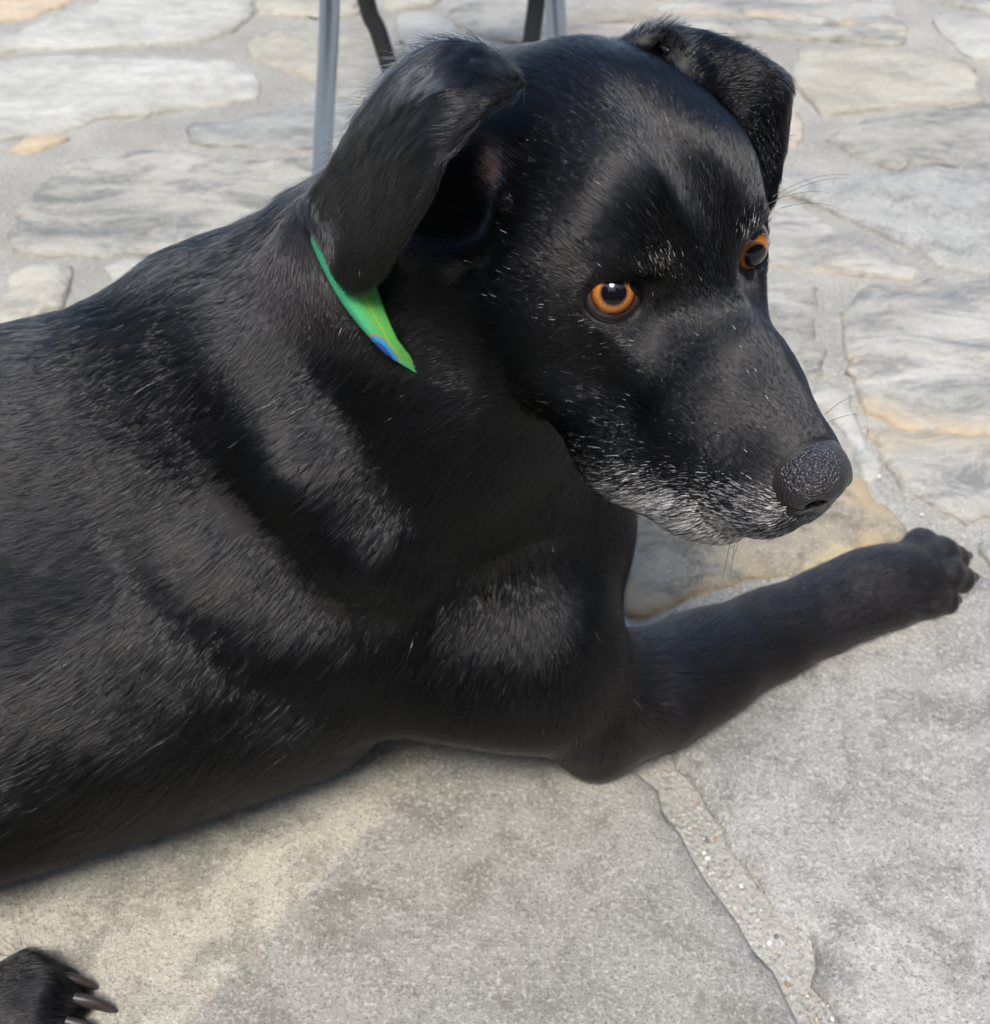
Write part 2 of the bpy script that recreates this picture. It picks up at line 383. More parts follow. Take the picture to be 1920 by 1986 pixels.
# finer grit along the near joint
_jl = np.array([(1268,1440),(1300,1520),(1340,1590),(1385,1660),(1430,1720),(1475,1785),(1515,1840),(1545,1890),(1570,1940),(1600,1990)], float)
for _i in range(70):
    _k = rs.uniform(0, len(_jl) - 1.001); _a = int(_k); _q = _jl[_a] + (_jl[_a + 1] - _jl[_a]) * (_k - _a)
    PEB.append(([PW, PB, PG, PG, PB, PR][rs.integers(6)], _q[0] + rs.normal(0, 13), _q[1] + rs.normal(0, 4), rs.uniform(2.2, 4.8)))
for _i in range(26):
    _k = rs.random(); PEB.append(([PW, PB, PG, PR][rs.integers(4)], 1255 + 420 * _k + rs.normal(0, 6), 1208 - 118 * _k - 14 * math.sin(_k * 3.1) + rs.normal(0, 5), rs.uniform(2, 4.5)))
# loose crumbs on the slabs
for _i in range(60):
    PEB.append(([PG, PG, PB, PW][rs.integers(4)], rs.uniform(60, 1900), rs.uniform(1500, 1980), rs.uniform(1.2, 3.2)))
PEB += [(PG,1272,1632,5),(PG,1615,1757,3.5),(PB,1690,1387,4),(PG,1455,1903,4),(PG,506,1850,4)]
pm = [mesh_of('pebble', *pebble_mesh(i)) for i in range(4)]
pebmesh = {}
for i, (mt, x, y, sz) in enumerate(PEB):
    key = (i % 4, mt.name)
    if key not in pebmesh:
        me = pm[i % 4].copy(); me.materials.append(mt); me.polygons.foreach_set('use_smooth', np.ones(len(me.polygons), bool)); pebmesh[key] = me
    g = ground_at(x, y); dep = (g - np.array([0, 0, CAM_H])) @ FW
    o = bpy.data.objects.new('pebble', pebmesh[key]); COL.objects.link(o); o.parent = patio
    o.scale = (sz * dep / FPX * .55,) * 3; o.location = (g[0], g[1], -.0012 + (.003 if y < 800 else (.0045 if i >= len(PEB) - 65 else 0))); o.rotation_euler = (0, 0, rs.uniform(0, 6))

# ======================= added trees, unseen behind the viewer, that shape light and eye reflections =======================
def added_treeline():
    r_ = np.random.default_rng(5); v, f = [], []
    # leaf-sized faces spread through a tall bank of foliage in a horseshoe behind the patio
    n = 24000
    a = r_.uniform(math.radians(-215), math.radians(35), n)            # from the left, round behind, to the right
    rad = 5.2 + r_.gamma(2., .35, n); top = 4.6 + 1.0 * np.sin(a * 5 + 1) + .6 * np.sin(a * 11 + 2) + .35 * np.sin(a * 23)
    z = top * r_.random(n) ** .8
    c = np.stack([rad * np.cos(a), .6 + rad * np.sin(a), z], 1)
    t = r_.normal(0, 1, (n, 3)); t /= np.linalg.norm(t, axis=1, keepdims=True); b = np.cross(t, r_.normal(0, 1, (n, 3))); b /= np.linalg.norm(b, axis=1, keepdims=True)
    s_ = r_.uniform(.22, .42, (n, 1))
    q = np.stack([c - t * s_, c + b * s_ * .55, c + t * s_, c - b * s_ * .55], 1).reshape(-1, 3)
    me = mesh_quads('added_treeline', q, np.arange(4 * n).reshape(-1, 4))
    k = NT('tree_leaves'); P = k.n('NewGeometry').outputs['Position']
    m = k.set(Base_Color=k.mix(k.noise(P, 3, 3), (.022, .040, .014), (.05, .075, .026)), Roughness=.6)
    return tag(link('added_treeline', me, m, smooth=False), kind='stuff')
added_treeline()

# ======================= the dog: shape =======================
f4=np.float32
# ---------- head frame
HR=np.array([[0.51516639,0.85569183,0.04893954],[-0.83666291,0.51445969,-0.18795318],[-0.18600742,0.05588127,0.98095796]])
HT=np.array([.0743,.4189,.368])
def h2w(p): return np.asarray(p,float)/100@HR.T+HT
# ---------- distance helpers
def v3(a): return np.asarray(a,f4)
def cone(P,a,b,ra,rb):
    a=v3(a);b=v3(b);ab=b-a
    t=np.clip(((P-a)@ab)/(ab@ab),0,1)
    q=P-a-t[:,None]*ab
    return np.sqrt((q*q).sum(1))-(ra+(rb-ra)*t)
def ell(P,c,r,M=None):
    q=P-v3(c)
    if M is not None:q=q@v3(M)
    r=v3(r);u=q/r
    k0=np.sqrt((u*u).sum(1));u/=r
    k1=np.sqrt((u*u).sum(1))+1e-9
    return k0*(k0-1)/k1
def smin(a,b,k):
    h=np.maximum(k-np.abs(a-b),0)/k
    return np.minimum(a,b)-h*h*k*.25
def smax(a,b,k): return -smin(-a,-b,k)
def chain(P,pts,k):
    d=None
    for (a,ra),(b,rb) in zip(pts,pts[1:]):
        e=cone(P,a,b,ra,rb);d=e if d is None else smin(d,e,k)
    return d
def tri(P,a,b,c):
    a=v3(a);b=v3(b);c=v3(c)
    ba=b-a;cb=c-b;ac=a-c;n=np.cross(ba,ac)
    pa=P-a;pb=P-b;pc=P-c
    s=np.sign(pa@np.cross(ba,n))+np.sign(pb@np.cross(cb,n))+np.sign(pc@np.cross(ac,n))
    def e(p,d):
        q=p-np.clip((p@d)/(d@d),0,1)[:,None]*d
        return (q*q).sum(1)
    m=np.minimum(np.minimum(e(pa,ba),e(pb,cb)),e(pc,ac))
    return np.sqrt(np.where(s<2,m,(pa@n)**2/(n@n)))
def rotz(deg):
    a=math.radians(deg);return np.array([[math.cos(a),-math.sin(a),0],[math.sin(a),math.cos(a),0],[0,0,1]])
def roty(deg):
    a=math.radians(deg);return np.array([[math.cos(a),0,math.sin(a)],[0,1,0],[-math.sin(a),0,math.cos(a)]])
# ---------- ears: sheets of head-frame points (cm), rows crest -> tip, columns front -> back
EAR_R=np.array([
 [(-6.5,-4.0,5.6),(-7.8,-5.0,6.6),(-9.1,-6.0,6.3),(-10.9,-6.8,4.4),(-12.7,-7.4,1.4)],
 [(-5.1,-6.2,6.4),(-6.4,-6.9,6.5),(-8.2,-7.6,5.2),(-10.0,-8.2,2.9),(-12.6,-8.6,-0.1)],
 [(-5.3,-7.8,4.8),(-6.9,-8.3,4.0),(-9.1,-8.7,1.9),(-11.9,-9.0,-0.8),(-14.6,-9.2,-3.3)],
 [(-5.5,-8.3,3.1),(-7.2,-8.8,1.4),(-9.6,-9.2,-0.8),(-12.2,-9.5,-2.9),(-14.5,-9.7,-3.8)],
 [(-6.6,-8.8,0.4),(-7.9,-9.2,-1.1),(-9.6,-9.5,-2.6),(-11.2,-9.8,-3.3),(-12.6,-9.9,-3.5)],
 [(-8.0,-9.2,-2.6),(-8.8,-9.4,-3.7),(-9.6,-9.6,-4.5),(-10.2,-9.8,-4.6),(-11.0,-9.9,-4.4)],
])
EAR_L=np.array([
 [(-5.9,3.4,4.8),(-6.8,3.4,5.0),(-7.6,3.2,5.1),(-8.0,2.8,4.8),(-8.2,2.5,4.5)],
 [(-5.3,4.2,3.8),(-5.7,4.6,4.5),(-6.6,4.8,4.8),(-7.8,4.8,4.4),(-9.0,4.8,3.6)],
 [(-4.4,4.9,2.5),(-4.6,5.6,3.7),(-5.1,6.0,4.5),(-6.6,6.4,3.8),(-8.0,6.6,2.9)],
 [(-3.4,5.3,1.4),(-3.7,6.2,2.9),(-4.0,6.8,4.0),(-5.0,7.4,3.4),(-6.3,7.6,2.3)],
 [(-2.5,5.5,0.7),(-3.1,6.4,2.0),(-3.8,7.0,3.3),(-4.7,7.8,2.5),(-5.7,8.2,1.5)],
 [(-2.0,5.6,0.2),(-2.5,6.2,0.9),(-3.3,6.9,1.7),(-4.1,7.6,1.4),(-4.9,8.0,1.0)],
])
# the flap hangs clear of the neck: brought forward along the line of sight, row by row
_cl=(np.array([0,0,.62])-HT)@HR*100
EAR_R=EAR_R+np.array([0.,.1,.5,.9,1.1,1.1])[:,None,None]*((_cl-EAR_R)/np.linalg.norm(_cl-EAR_R,axis=2,keepdims=True))
def refine(G,n=2):
    # Catmull-Rom refinement along both axes
    def up(A):
        A=np.asarray(A,float);e=np.concatenate([[2*A[0]-A[1]],A,[2*A[-1]-A[-2]]])
        out=[]
        for i in range(len(A)-1):
            p0,p1,p2,p3=e[i:i+4]
            for s in range(n):
                t=s/n
                out.append(.5*((2*p1)+(-p0+p2)*t+(2*p0-5*p1+4*p2-p3)*t*t+(-p0+3*p1-3*p2+p3)*t**3))
        out.append(A[-1]);return np.array(out)
    return up(up(G).transpose(1,0,2)).transpose(1,0,2)
def sheet(P,G,r):
    d=np.full(len(P),9e9,f4)
    lo=G.reshape(-1,3).min(0)-1.2;hi=G.reshape(-1,3).max(0)+1.2
    m=((P>lo)&(P<hi)).all(1)
    if not m.any():return d
    Q=P[m];e=np.full(len(Q),9e9,f4)
    for i in range(G.shape[0]-1):
        for j in range(G.shape[1]-1):
            a,b,c,f=G[i,j],G[i,j+1],G[i+1,j+1],G[i+1,j]
            q=np.stack([a,b,c,f]);k=((Q>q.min(0)-1.0)&(Q<q.max(0)+1.0)).all(1)
            if not k.any():continue
            Z=Q[k];e[k]=np.minimum(e[k],np.minimum(tri(Z,a,b,c),tri(Z,a,c,f)))
    e=np.minimum(e,1.0)
    d[m]=e-r
    return d
ER=refine(EAR_R);EL=refine(EAR_L)
EYE_C=(-.62,3.10,-.18)      # eyeball centre (mirrored for the other side), cm
EYE_R=1.17
def _n(v): v=np.asarray(v,float);return v/np.linalg.norm(v)
OPEN_AX=_n((.80,.52,.26))   # direction the lids open towards (left side)
EYE_V=_n(np.array([0,0,1.])-OPEN_AX*OPEN_AX[2]);EYE_H=np.cross(EYE_V,OPEN_AX)
LIP=[((.3,5.2,-6.9),.16),((2.5,5.1,-8.0),.20),((4.6,4.2,-8.75),.16)]
def head_sdf(P):
    """head, in cm in its own frame: x forward, y its left, z up"""
    S=P.copy();S[:,1]=np.abs(S[:,1])
    d=ell(S,(-5.4,0,0.5),(6.3,5.0,4.7))
    d=smin(d,ell(S,(-2.7,1.9,1.6),(2.8,2.3,2.5)),1.4)           # forehead lobes
    d=smin(d,ell(S,(-.55,2.35,1.35),(1.35,1.25,.95)),.8)           # brows
    d=smin(d,ell(S,(-4.4,3.3,-2.6),(4.4,2.5,4.0)),2.2)          # cheeks
    d=smin(d,ell(S,(-.9,2.7,-1.8),(2.0,1.1,1.3)),1.4)           # under-eye
    b=chain(S,[((-.8,0,-.6),1.8),((4,0,-1.8),1.35),((8.0,0,-2.9),1.35)],1.0)    # bridge
    m=chain(S,[((-1,0,-3.0),3.3),((3.6,0,-4.3),3.15),((6.9,0,-4.5),2.4)],1.5)
    d=smin(smin(b,m,1.5),d,2.2)
    fl=chain(S,[((-1.6,2.8,-5.8),2.3),((2.0,2.7,-6.8),2.3),((4.9,1.9,-6.7),2.1)],1.0)   # flews
    fl=smin(fl,ell(S,(7.1,1.0,-5.0),(1.9,1.5,1.8)),1.2)
    fl=smin(fl,ell(S,(5.0,1.2,-7.5),(2.6,1.8,1.5)),.8)
    d=smin(d,fl,1.4)
    jaw=chain(S,[((-5,1.8,-5.2),2.2),((1,1.5,-6.9),1.5),((4.8,.5,-7.5),.9)],1.2)
    jaw=smin(jaw,cone(S,(-3,0,-6.0),(4,0,-7.0),2.2,1.5),1.4)
    d=smin(d,jaw,.45)
    d=smax(d,-chain(S,LIP,.3),.25)                               # line of the lips
    E=v3(EYE_C);A=v3(OPEN_AX)
    d=smin(d,np.sqrt(((S-E)**2).sum(1))-1.26,.7)
    d=smax(d,-cone(S,(1.2,0,2.5),(-6.,0,6.1),.30,.25),1.3)       # furrow down the forehead
    d=smax(d,-ell(S,(1.75,2.75,.25),(1.5,.75,.9)),1.3)          # hollow between eye and bridge
    q=S-E;a=q@A;hv=q@v3(EYE_H);vv=q@v3(EYE_V)
    cut=(np.sqrt((hv/1.10)**2+(vv/.86)**2)-1)*.85
    d=smax(d,-np.maximum(cut,.1-a),.12)                          # eye opening
    return d
RIM=[((-8.7,-7.4,-2.6),.35),((-7.1,-6.6,-2.3),.4),((-6.0,-5.7,-1.4),.4),((-5.1,-5.2,.4),.4),((-5.1,-5.0,1.7),.4)]
TOES=[((.274,.608,.024),(.299,.630,.021),(.310,.637,.011)),((.280,.601,.026),(.309,.618,.024),(.325,.626,.012)),
      ((.280,.592,.025),(.308,.600,.023),(.323,.606,.012)),((.274,.584,.021),(.294,.583,.018),(.307,.587,.010))]
HTOES=[((-.258,.304,.021),(-.241,.313,.017),(-.229,.313,.010)),((-.258,.300,.023),(-.232,.303,.020),(-.218,.302,.010)),
       ((-.258,.294,.023),(-.233,.2915,.020),(-.219,.290,.010)),((-.262,.286,.021),(-.244,.279,.017),(-.232,.277,.010))]
FOLDS=[([((-.172,.452,.232),.016),((-.140,.430,.205),.018),((-.110,.424,.172),.016),((-.085,.424,.150),.010)],.024),
       ([((-.115,.470,.288),.014),((-.088,.440,.255),.016),((-.062,.432,.215),.015),((-.045,.436,.190),.009)],.024)]
def dog_sdf(P,ears=True):
    """whole dog in metres (world)"""
    d=ell(P,(-.245,.473,.126),(.255,.132,.127),rotz(14))              # rib cage
    d=smin(d,ell(P,(-.47,.410,.122),(.24,.125,.128),rotz(14)),.10)   # loin
    d=smin(d,ell(P,(-.66,.36,.12),(.14,.13,.125),rotz(14)),.08)
    d=smin(d,cone(P,(-.30,.435,.065),(-.12,.485,.060),.062,.053),.05)   # brisket
    d=smin(d,cone(P,(-.30,.475,.190),(-.10,.525,.205),.05,.06),.08)  # withers
    d=smin(d,ell(P,(.004,.534,.125),(.078,.062,.105)),.05)           # fore chest
    nk=chain(P,[((-.10,.520,.190),.080),((-.030,.514,.264),.072),(h2w((-9.3,.3,-4.6)),.066),(h2w((-6,0,-1.5)),.048)],.05)
    d=smin(d,nk,.06)
    d=smin(d,cone(P,(-.120,.515,.262),(-.072,.515,.306),.057,.041),.04)
    d=smin(d,cone(P,(-.26,.480,.208),(-.140,.512,.238),.052,.057),.05)  # scruff
    for F,k in FOLDS:                                                # skin folds on neck and shoulder
        d=smin(d,chain(P,F,.012),k)
    sh=chain(P,[((-.100,.490,.142),.052),((-.028,.505,.118),.058),((.014,.482,.092),.045),((.053,.468,.046),.0250)],.05)
    sh=smin(sh,cone(P,(-.085,.448,.108),(.022,.456,.080),.031,.024),.05)
    sh=smin(sh,cone(P,(-.055,.478,.128),(.012,.472,.105),.036,.032),.04)
    sh=smin(sh,cone(P,(.058,.465,.030),(.0590,.454,.015),.020,.010),.015)   # point of the elbow
    d=smin(d,sh,.018)
    d=smin(d,chain(P,[((.062,.466,.034),.0270),((.098,.489,.035),.0280),((.136,.514,.031),.0245),((.180,.543,.026),.0205),((.222,.568,.023),.0182),((.256,.586,.023),.0186),((.284,.597,.022),.0200)],.035),.030)
    d=smin(d,cone(P,(.214,.556,.010),(.222,.560,.009),.009,.008),.014)      # carpal pad
    d=smin(d,cone(P,(.266,.602,.020),(.290,.611,.018),.016,.015),.012);d=smin(d,cone(P,(.268,.581,.018),(.288,.587,.016),.015,.014),.012)
    hl=chain(P,[((-.60,.34,.13),.10),((-.48,.27,.12),.075),((-.46,.25,.06),.045),((-.40,.262,.03),.026),((-.31,.282,.022),.020),((-.268,.294,.019),.0185)],.03)
    d=smin(d,hl,.04)
    d=d.copy()
    for TT in (TOES,HTOES):
        A=np.array(TT).reshape(-1,3);k=((P>A.min(0)-.035)&(P<A.max(0)+.035)).all(1)
        if k.any():
            Z=P[k];e=d[k]
            for T in TT:e=smin(e,chain(Z,[(T[0],.0100),(T[1],.0108),(T[2],.0092)],.006),.0045)
            d[k]=e
    d=smin(d,chain(P,[((-.06,.60,.14),.05),((-.04,.61,.05),.04),((-.15,.63,.035),.03)],.03),.05)
    Q=((P-v3(HT))@v3(HR))*100
    near=(Q[:,0]>-17)&(Q[:,0]<13)&(np.abs(Q[:,1]+.5)<12)&(Q[:,2]>-13)&(Q[:,2]<9)
    if near.any():
        Qn=Q[near];h=head_sdf(Qn)
        dn=smin(d[near],h/100+.0008,.028)
        dn=smax(dn,-ell(Qn,(-6.9,-6.9,.8),(2.0,1.9,2.7))/100,.018)    # ear opening
        rim=chain(Qn,RIM,.3)
        if ears:e=np.minimum(sheet(Qn,ER,.225),sheet(Qn,EL,.24))
        dn=smin(dn,rim/100,.006)
        if ears:dn=smin(dn,e/100,.009)
        d=d.copy();d[near]=dn
    return np.maximum(d,.0015-P[:,2])
def nose_sdf(P):
    S=P.copy();S[:,1]=np.abs(S[:,1])/.86;S[:,2]-=.25
    d=ell(S,(8.55,0,-3.05),(1.55,1.50,1.20))
    d=smin(d,ell(S,(8.50,.98,-3.40),(1.30,.80,.95)),.5)
    d=smin(d,ell(S,(8.75,0,-4.2),(1.0,.55,.75)),.5)
    d=smin(d,ell(S,(8.5,.80,-4.25),(1.0,.70,.45)),.3)
    d=smax(d,-ell(S,(9.75,.76,-3.46),(1.15,.50,.42),roty(8)),.08)
    d=smax(d,-chain(S,[((9.8,.95,-3.70),.22),((9.3,1.5,-3.95),.15),((8.7,1.9,-3.80),.13)],.1),.08)
    d=smax(d,-cone(S,(10.2,0,-3.0),(9.7,0,-5.0),.05,.08),.18)
    return d
# ---------- surface nets on a sparse-evaluated grid
def mesh_sdf(fn,lo,hi,h,q=4,band=1.6):
    lo=np.array(lo,float);n=np.ceil((np.array(hi)-lo)/(h*q)).astype(int)
    cs=h*q
    ax=[lo[i]+cs*(np.arange(n[i])+.5) for i in range(3)]
    G=np.stack(np.meshgrid(*ax,indexing='ij'),-1).reshape(-1,3).astype(f4)
    D=np.concatenate([fn(G[i:i+200000]) for i in range(0,len(G),200000)])
    act=np.abs(D)<cs*band
    N=n*q
    F=np.repeat(np.repeat(np.repeat(D.reshape(n).astype(f4),q,0),q,1),q,2)
    ids=np.nonzero(act)[0];I=np.stack(np.unravel_index(ids,n),1)*q
    off=np.stack(np.meshgrid(*[np.arange(q)]*3,indexing='ij'),-1).reshape(-1,3)
    V=(I[:,None]+off).reshape(-1,3)
    pts=(lo+(V+.5)*h).astype(f4)
    vals=np.concatenate([fn(pts[i:i+200000]) for i in range(0,len(pts),200000)])
    F[V[:,0],V[:,1],V[:,2]]=vals
    ins=F<0
    c=[ins[a:N[0]-1+a,b:N[1]-1+b,e:N[2]-1+e] for a in(0,1) for b in(0,1) for e in(0,1)]
    s=sum(x.astype(np.uint8) for x in c)
    cell=(s>0)&(s<8)
    ci=np.stack(np.nonzero(cell),1);idx=np.full(cell.shape,-1,np.int32);idx[cell]=np.arange(len(ci))
    corners=np.array([(a,b,e) for a in(0,1) for b in(0,1) for e in(0,1)])
    fv=np.stack([F[ci[:,0]+a,ci[:,1]+b,ci[:,2]+e] for a,b,e in corners],1)
    acc=np.zeros((len(ci),3));cnt=np.zeros(len(ci))
    for i in range(8):
        for j in range(i+1,8):
            if np.abs(corners[i]-corners[j]).sum()!=1:continue
            m=(fv[:,i]<0)!=(fv[:,j]<0)
            t=fv[:,i]/(fv[:,i]-fv[:,j]+1e-20)
            t=np.where(m,t,0)
            acc+=np.where(m[:,None],corners[i]+t[:,None]*(corners[j]-corners[i]),0);cnt+=m
    vert=lo+(ci+acc/cnt[:,None]+.5)*h
    quads=[]
    for ax_ in range(3):
        sl0=[slice(1,-1)]*3;sl1=[slice(1,-1)]*3
        A=ins[tuple(slice(0,N[k]-1) if k==ax_ else slice(1,N[k]-1) for k in range(3))]
        B=ins[tuple(slice(1,N[k]) if k==ax_ else slice(1,N[k]-1) for k in range(3))]
        e=np.stack(np.nonzero(A!=B),1)
        flip=A[e[:,0],e[:,1],e[:,2]]
        o=[k for k in range(3) if k!=ax_]
        e[:,o]+=1
        def cidx(du,dv):
            x=e.copy();x[:,o[0]]-=du;x[:,o[1]]-=dv
            return idx[x[:,0],x[:,1],x[:,2]]
        qd=np.stack([cidx(1,1),cidx(0,1),cidx(0,0),cidx(1,0)],1)
        if ax_==1:flip=~flip
        qd=np.where(flip[:,None],qd,qd[:,::-1])
        quads.append(qd)
    return vert,np.concatenate(quads)
def vnormals(v,q):
    nrm=np.zeros_like(v)
    a=np.cross(v[q[:,2]]-v[q[:,0]],v[q[:,3]]-v[q[:,1]])
    for k in range(4):np.add.at(nrm,q[:,k],a)
    return nrm/(np.linalg.norm(nrm,axis=1,keepdims=True)+1e-12)

# ======================= the dog: objects =======================
T0 = time.time()
VOX = .0022
dv, dq = mesh_sdf(dog_sdf, (-.82, .12, -.01), (.36, .74, .47), VOX)
dn = vnormals(dv, dq)
print('dog mesh', len(dv), round(time.time() - T0, 1))
def to_head(P): return ((np.asarray(P) - HT) @ HR) * 100

def skin_mat():
    k = NT('dog_skin'); at = k.n('Attribute', attribute_name='tone'); P = k.n('NewGeometry').outputs['Position']
    return k.set(Base_Color=at.outputs['Color'], Roughness=.55, Specular_IOR_Level=.3, Normal=k.bump(k.noise(P, 1800, 3), .3, .0008))
def lid_mat():
    k = NT('eyelid_skin'); P = k.n('NewGeometry').outputs['Position']
    return k.set(Base_Color=(.006, .005, .006), Roughness=.42, Specular_IOR_Level=.35, Normal=k.bump(k.noise(P, 1500, 3), .2, .0005))
def nose_mat():
    k = NT('nose_leather'); P = k.n('NewGeometry').outputs['Position']
    v = k.n('TexVoronoi'); v.inputs['Scale'].default_value = 900; k.l(P, v.inputs['Vector'])
    v2 = k.n('TexVoronoi'); v2.inputs['Scale'].default_value = 2300; k.l(P, v2.inputs['Vector'])
    h = k.math('ADD', k.math('MULTIPLY', v.outputs['Distance'], -1.), k.math('MULTIPLY', v2.outputs['Distance'], -.3))
    return k.set(Base_Color=k.mix(k.noise(P, 300, 4), (.011, .0105, .012), (.022, .021, .024)), Roughness=.27, Specular_IOR_Level=.55, Normal=k.bump(h, .75, .0010))
def hair_mat():
    k = NT('dog_hair'); k.t.nodes.remove(k.b)
    h = k.n('BsdfHairPrincipled', model='CHIANG', parametrization='COLOR')
    at = k.n('Attribute', attribute_name='tint'); k.l(at.outputs['Color'], h.inputs['Color'])
    h.inputs['Roughness'].default_value = .17; h.inputs['Radial Roughness'].default_value = .28; h.inputs['Coat'].default_value = .3
    h.inputs['IOR'].default_value = 1.44; h.inputs['Random Roughness'].default_value = .3
    # white hairs scatter light all through; black ones only gloss
    df = k.n('BsdfDiffuse'); k.l(at.outputs['Color'], df.inputs['Color'])
    mx = k.n('MixShader'); k.l(k.ramp(at.outputs['Color'], [(.15, 0.), (.5, .70)]), mx.inputs[0]); k.l(h.outputs[0], mx.inputs[1]); k.l(df.outputs[0], mx.inputs[2])
    k.l(mx.outputs[0], k.t.nodes['Material Output'].inputs['Surface']); return k.m
def claw_mat():
    k = NT('claw_horn'); P = k.n('NewGeometry').outputs['Position']
    return k.set(Base_Color=k.mix(k.noise(P, 350, 4), (.018, .015, .015), (.055, .043, .038)), Roughness=.32, Specular_IOR_Level=.5)
SKIN, LID, NOSE, HAIR, CLAW = skin_mat(), lid_mat(), nose_mat(), hair_mat(), claw_mat()

dog = bpy.data.objects.new('dog', None); COL.objects.link(dog); dog.location = (-.2, .48, 0); dog.empty_display_size = .1
tag(dog, 'black short haired dog with greying muzzle and orange eyes lying on the flagstones', 'dog')
def part(name, me, mat, parent=None):
    o = link(name, me, mat); o.parent = parent or dog
    if parent is None: o.matrix_parent_inverse.translation = (.2, -.48, 0)
    return o
bm = mesh_quads('body', dv, dq)
hd = to_head(dv)
tone = np.tile(np.array([.0085, .008, .008, 1.], np.float32), (len(dv), 1))
w = np.exp(-(np.abs((hd - [-6.6, -5.0, 2.0]) / np.array([1.3, 1.6, 1.5])) ** 3).sum(1))[:, None]          # skin inside the near ear
tone[:, :3] = tone[:, :3] * (1 - w) + np.array([.45, .29, .28]) * w
w = (np.exp(-((hd[:, 0] - 6.2) / 1.6) ** 2) * (hd[:, 2] < -6.0) * (np.abs(hd[:, 1]) < 3.5))[:, None] * .8   # pale chin and lips
tone[:, :3] = tone[:, :3] * (1 - w) + np.array([.10, .10, .10]) * w
ca = bm.attributes.new('tone', 'FLOAT_COLOR', 'POINT'); ca.data.foreach_set('color', tone.ravel())
body = part('body', bm, SKIN)

nv, nq = mesh_sdf(nose_sdf, (6.4, -2.6, -5.8), (10.8, 2.6, -1.2), .05)
nose = part('nose', mesh_quads('nose', h2w(nv), nq), NOSE)

# ---- eyes
def iris_mat(name, seed):
    k = NT(name); tc = k.n('TexCoord'); o = tc.outputs['Object']
    sx = k.n('SeparateXYZ'); k.l(o, sx.inputs[0])
    r = k.math('POWER', k.math('ADD', k.math('POWER', sx.outputs[0], 2), k.math('POWER', sx.outputs[1], 2)), .5)
    ang = k.math('ARCTAN2', sx.outputs[1], sx.outputs[0])
    cv = k.n('CombineXYZ'); k.l(k.math('MULTIPLY', k.math('COSINE', ang), 1.), cv.inputs[0]); k.l(k.math('SINE', ang), cv.inputs[1]); k.l(k.math('MULTIPLY', r, 60), cv.inputs[2])
    fib = k.noise(cv.outputs[0], 14 + seed, 5, .7, .4); patch = k.noise(o, 260, 3, .6)
    t = k.math('ADD', k.math('DIVIDE', r, .0088), k.math('MULTIPLY', k.math('SUBTRACT', fib, .5), .22))
    c = k.ramp(t, [(.46, (.025, .016, .013)), (.58, (.11, .055, .032)), (.66, (.40, .15, .030)), (.80, (.34, .105, .016)), (.90, (.13, .038, .009)), (.97, (.012, .006, .005))])
    c = k.mix(k.math('MULTIPLY', k.ramp(patch, [(.56, 0.), (.66, 1.)]), .55), c, (.22, .06, .012))
    return k.set(Base_Color=c, Roughness=.5, Specular_IOR_Level=0., Coat_Weight=1.0, Coat_Roughness=.004, Coat_IOR=1.42)
def eye_simple(name, c):
    k = NT(name); P = k.n('NewGeometry').outputs['Position']
    return k.set(Base_Color=k.mix(k.noise(P, 500, 4), c, tuple(x * .75 for x in c)), Roughness=.4, Specular_IOR_Level=0., Coat_Weight=1.0, Coat_Roughness=.004, Coat_IOR=1.42)
SCLERA, PUPIL = eye_simple('eye_white', (.075, .06, .055)), eye_simple('pupil_black', (.006, .005, .006))
def lathe_cap(t0, t1, n=14, m=56):
    """part of an eyeball between two angles from its axis (z), cornea bulged"""
    v, f = [], []
    for i in range(n + 1):
        t = t0 + (t1 - t0) * i / n; r = EYE_R / 100 * (1 + .13 * max(0, 1 - (t / math.radians(46)) ** 2) ** 1.0)
        for j in range(m):
            p = 2 * math.pi * j / m; v.append((r * math.sin(t) * math.cos(p), r * math.sin(t) * math.sin(p), r * math.cos(t)))
    for i in range(n):
        for j in range(m): f.append((i * m + j, (i + 1) * m + j, (i + 1) * m + (j + 1) % m, i * m + (j + 1) % m))
    return v, f
to_cam = lambda P: (np.array([0, 0, CAM_H]) - P) / np.linalg.norm(np.array([0, 0, CAM_H]) - P)
